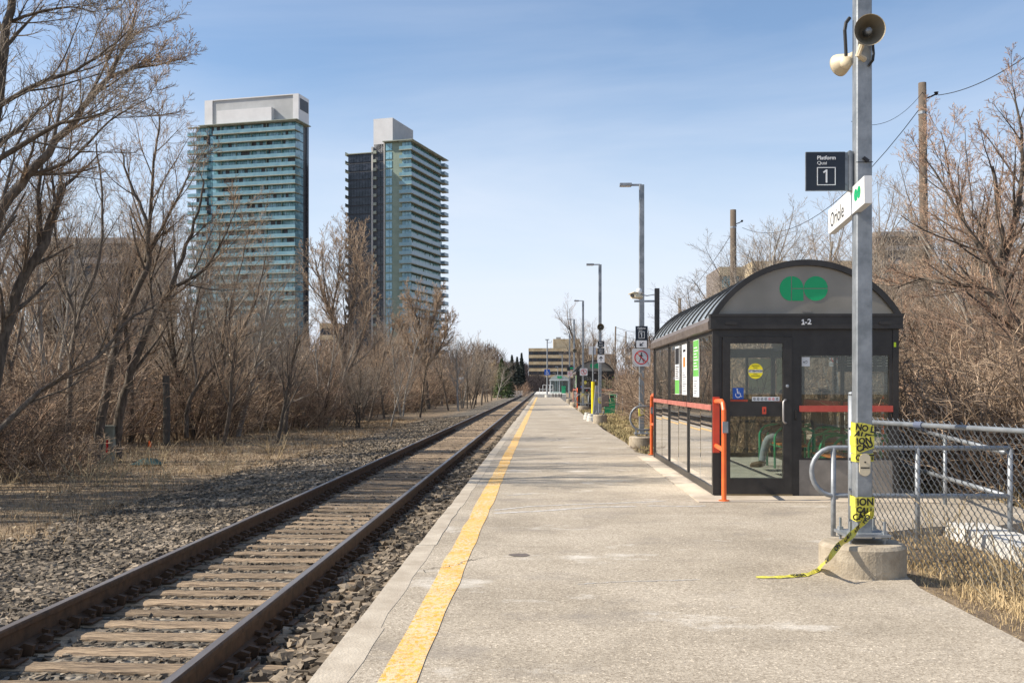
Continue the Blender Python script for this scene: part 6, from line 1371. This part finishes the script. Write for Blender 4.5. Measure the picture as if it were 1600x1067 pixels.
def stripes_building(px0, px1, d, top_py, floors, fh, label, depth=14, wall=None, band=None, win=None, name='office_building', roofbox=None, z0=-.5, strip=.42):
    x0, y0, _ = spot(px0, d); x1, _, _ = spot(px1, d); zt = CAMZ+(602-top_py)*d/F
    t = thing(name, ((x0+x1)/2, y0, z0), label, 'building'); b = MB(); b.box(x0, x1, y0, y0+depth, z0, zt); b.build('wall', wall, t); r = random.Random(int(px0))
    for k in range(floors):
        z = zt-fh*(k+1)
        b = MB(); b.box(x0-.05, x1+.05, y0-.35, y0-.01, z+fh*(1-strip), z+fh*.98); b.build('floor_band', band, t)
        b = MB(); x = x0+.3
        while x < x1-1: w_ = r.uniform(1.3, 2.6); b.box(x, x+w_, y0-.12, y0-.02, z+.15, z+fh*(1-strip)-.05); x += w_+r.uniform(.3,.9)
        b.build('window_row', win, t)
    if roofbox: a, c, h = roofbox; b = MB(); b.box(x0+a, x0+c, y0+3, y0+depth-2, zt, zt+h); b.build('roof_block', band, t); b = MB(); b.box(x0+a+1.5, x0+a+4, y0+4, y0+6, zt+h, zt+h+1); b.box(x0+c-4, x0+c-2.5, y0+4, y0+6, zt+h, zt+h+1.2); b.build('roof_vent', 't_grey', t)
    return t
M['brickcream'] = pm('buff_brick', (.42,.33,.20), (.58,.49,.33), .4, .85, detail=3); M['darkgap'] = pm('dark_strip', (.06,.05,.055), (.10,.085,.08), .3, .6); M['pane_pale'] = pm('pale_windows', (.30,.30,.27), (.60,.56,.42), .5, .3)  # darkgap: dark wall colour showing between the buff floor bands
stripes_building(826, 935, 540, 544, 6, 3.5, 'buff brick office block with horizontal window strips beyond the far shelter', 20, 'darkgap', 'brickcream', 't_dark', roofbox=(13,27,5), strip=.48)
M['aptwall'] = pm('grey_brown_wall', (.15,.125,.11), (.21,.18,.16), .3, .8); M['aptband'] = pm('pale_balcony_band', (.27,.25,.24), (.34,.32,.31), .3, .7)
stripes_building(1368, 1456, 210, 362, 11, 2.9, 'grey apartment block half hidden by trees right of the near pole', 16, 'aptwall', 'aptband', 't_dark', 'apartment_building', strip=.36)
stripes_building(1124, 1162, 150, 417, 5, 3.2, 'small glazed building corner seen behind the wooden pole over the shelter', 12, 'aptwall', 'brickcream', 't_glass', 'small_building')
stripes_building(1175, 1345, 190, 408, 7, 3.3, 'low brown brick building behind the trees above the shelter roof', 14, 'brickcream', 'brickcream', 't_dark', 'brick_building')
stripes_building(66, 216, 150, 372, 8, 2.9, 'dark apartment block barely visible through the left thicket', 14, 'aptwall', 'aptband', 't_dark', 'apartment_building', strip=.3)
stripes_building(500, 532, 260, 505, 4, 3, 'small brown building between the towers behind the trees', 10, 'aptwall', 'brickcream', 't_dark', 'small_building')
stripes_building(936, 962, 300, 553, 3, 3.2, 'grey brick block behind the right end of the second shelter', 10, 'aptwall', 'aptwall', 't_dark', 'small_building')
for k, a in arch.items():
    if not a[1]:
        for ch in list(a[0].children): bpy.data.objects.remove(ch)
        bpy.data.objects.remove(a[0])
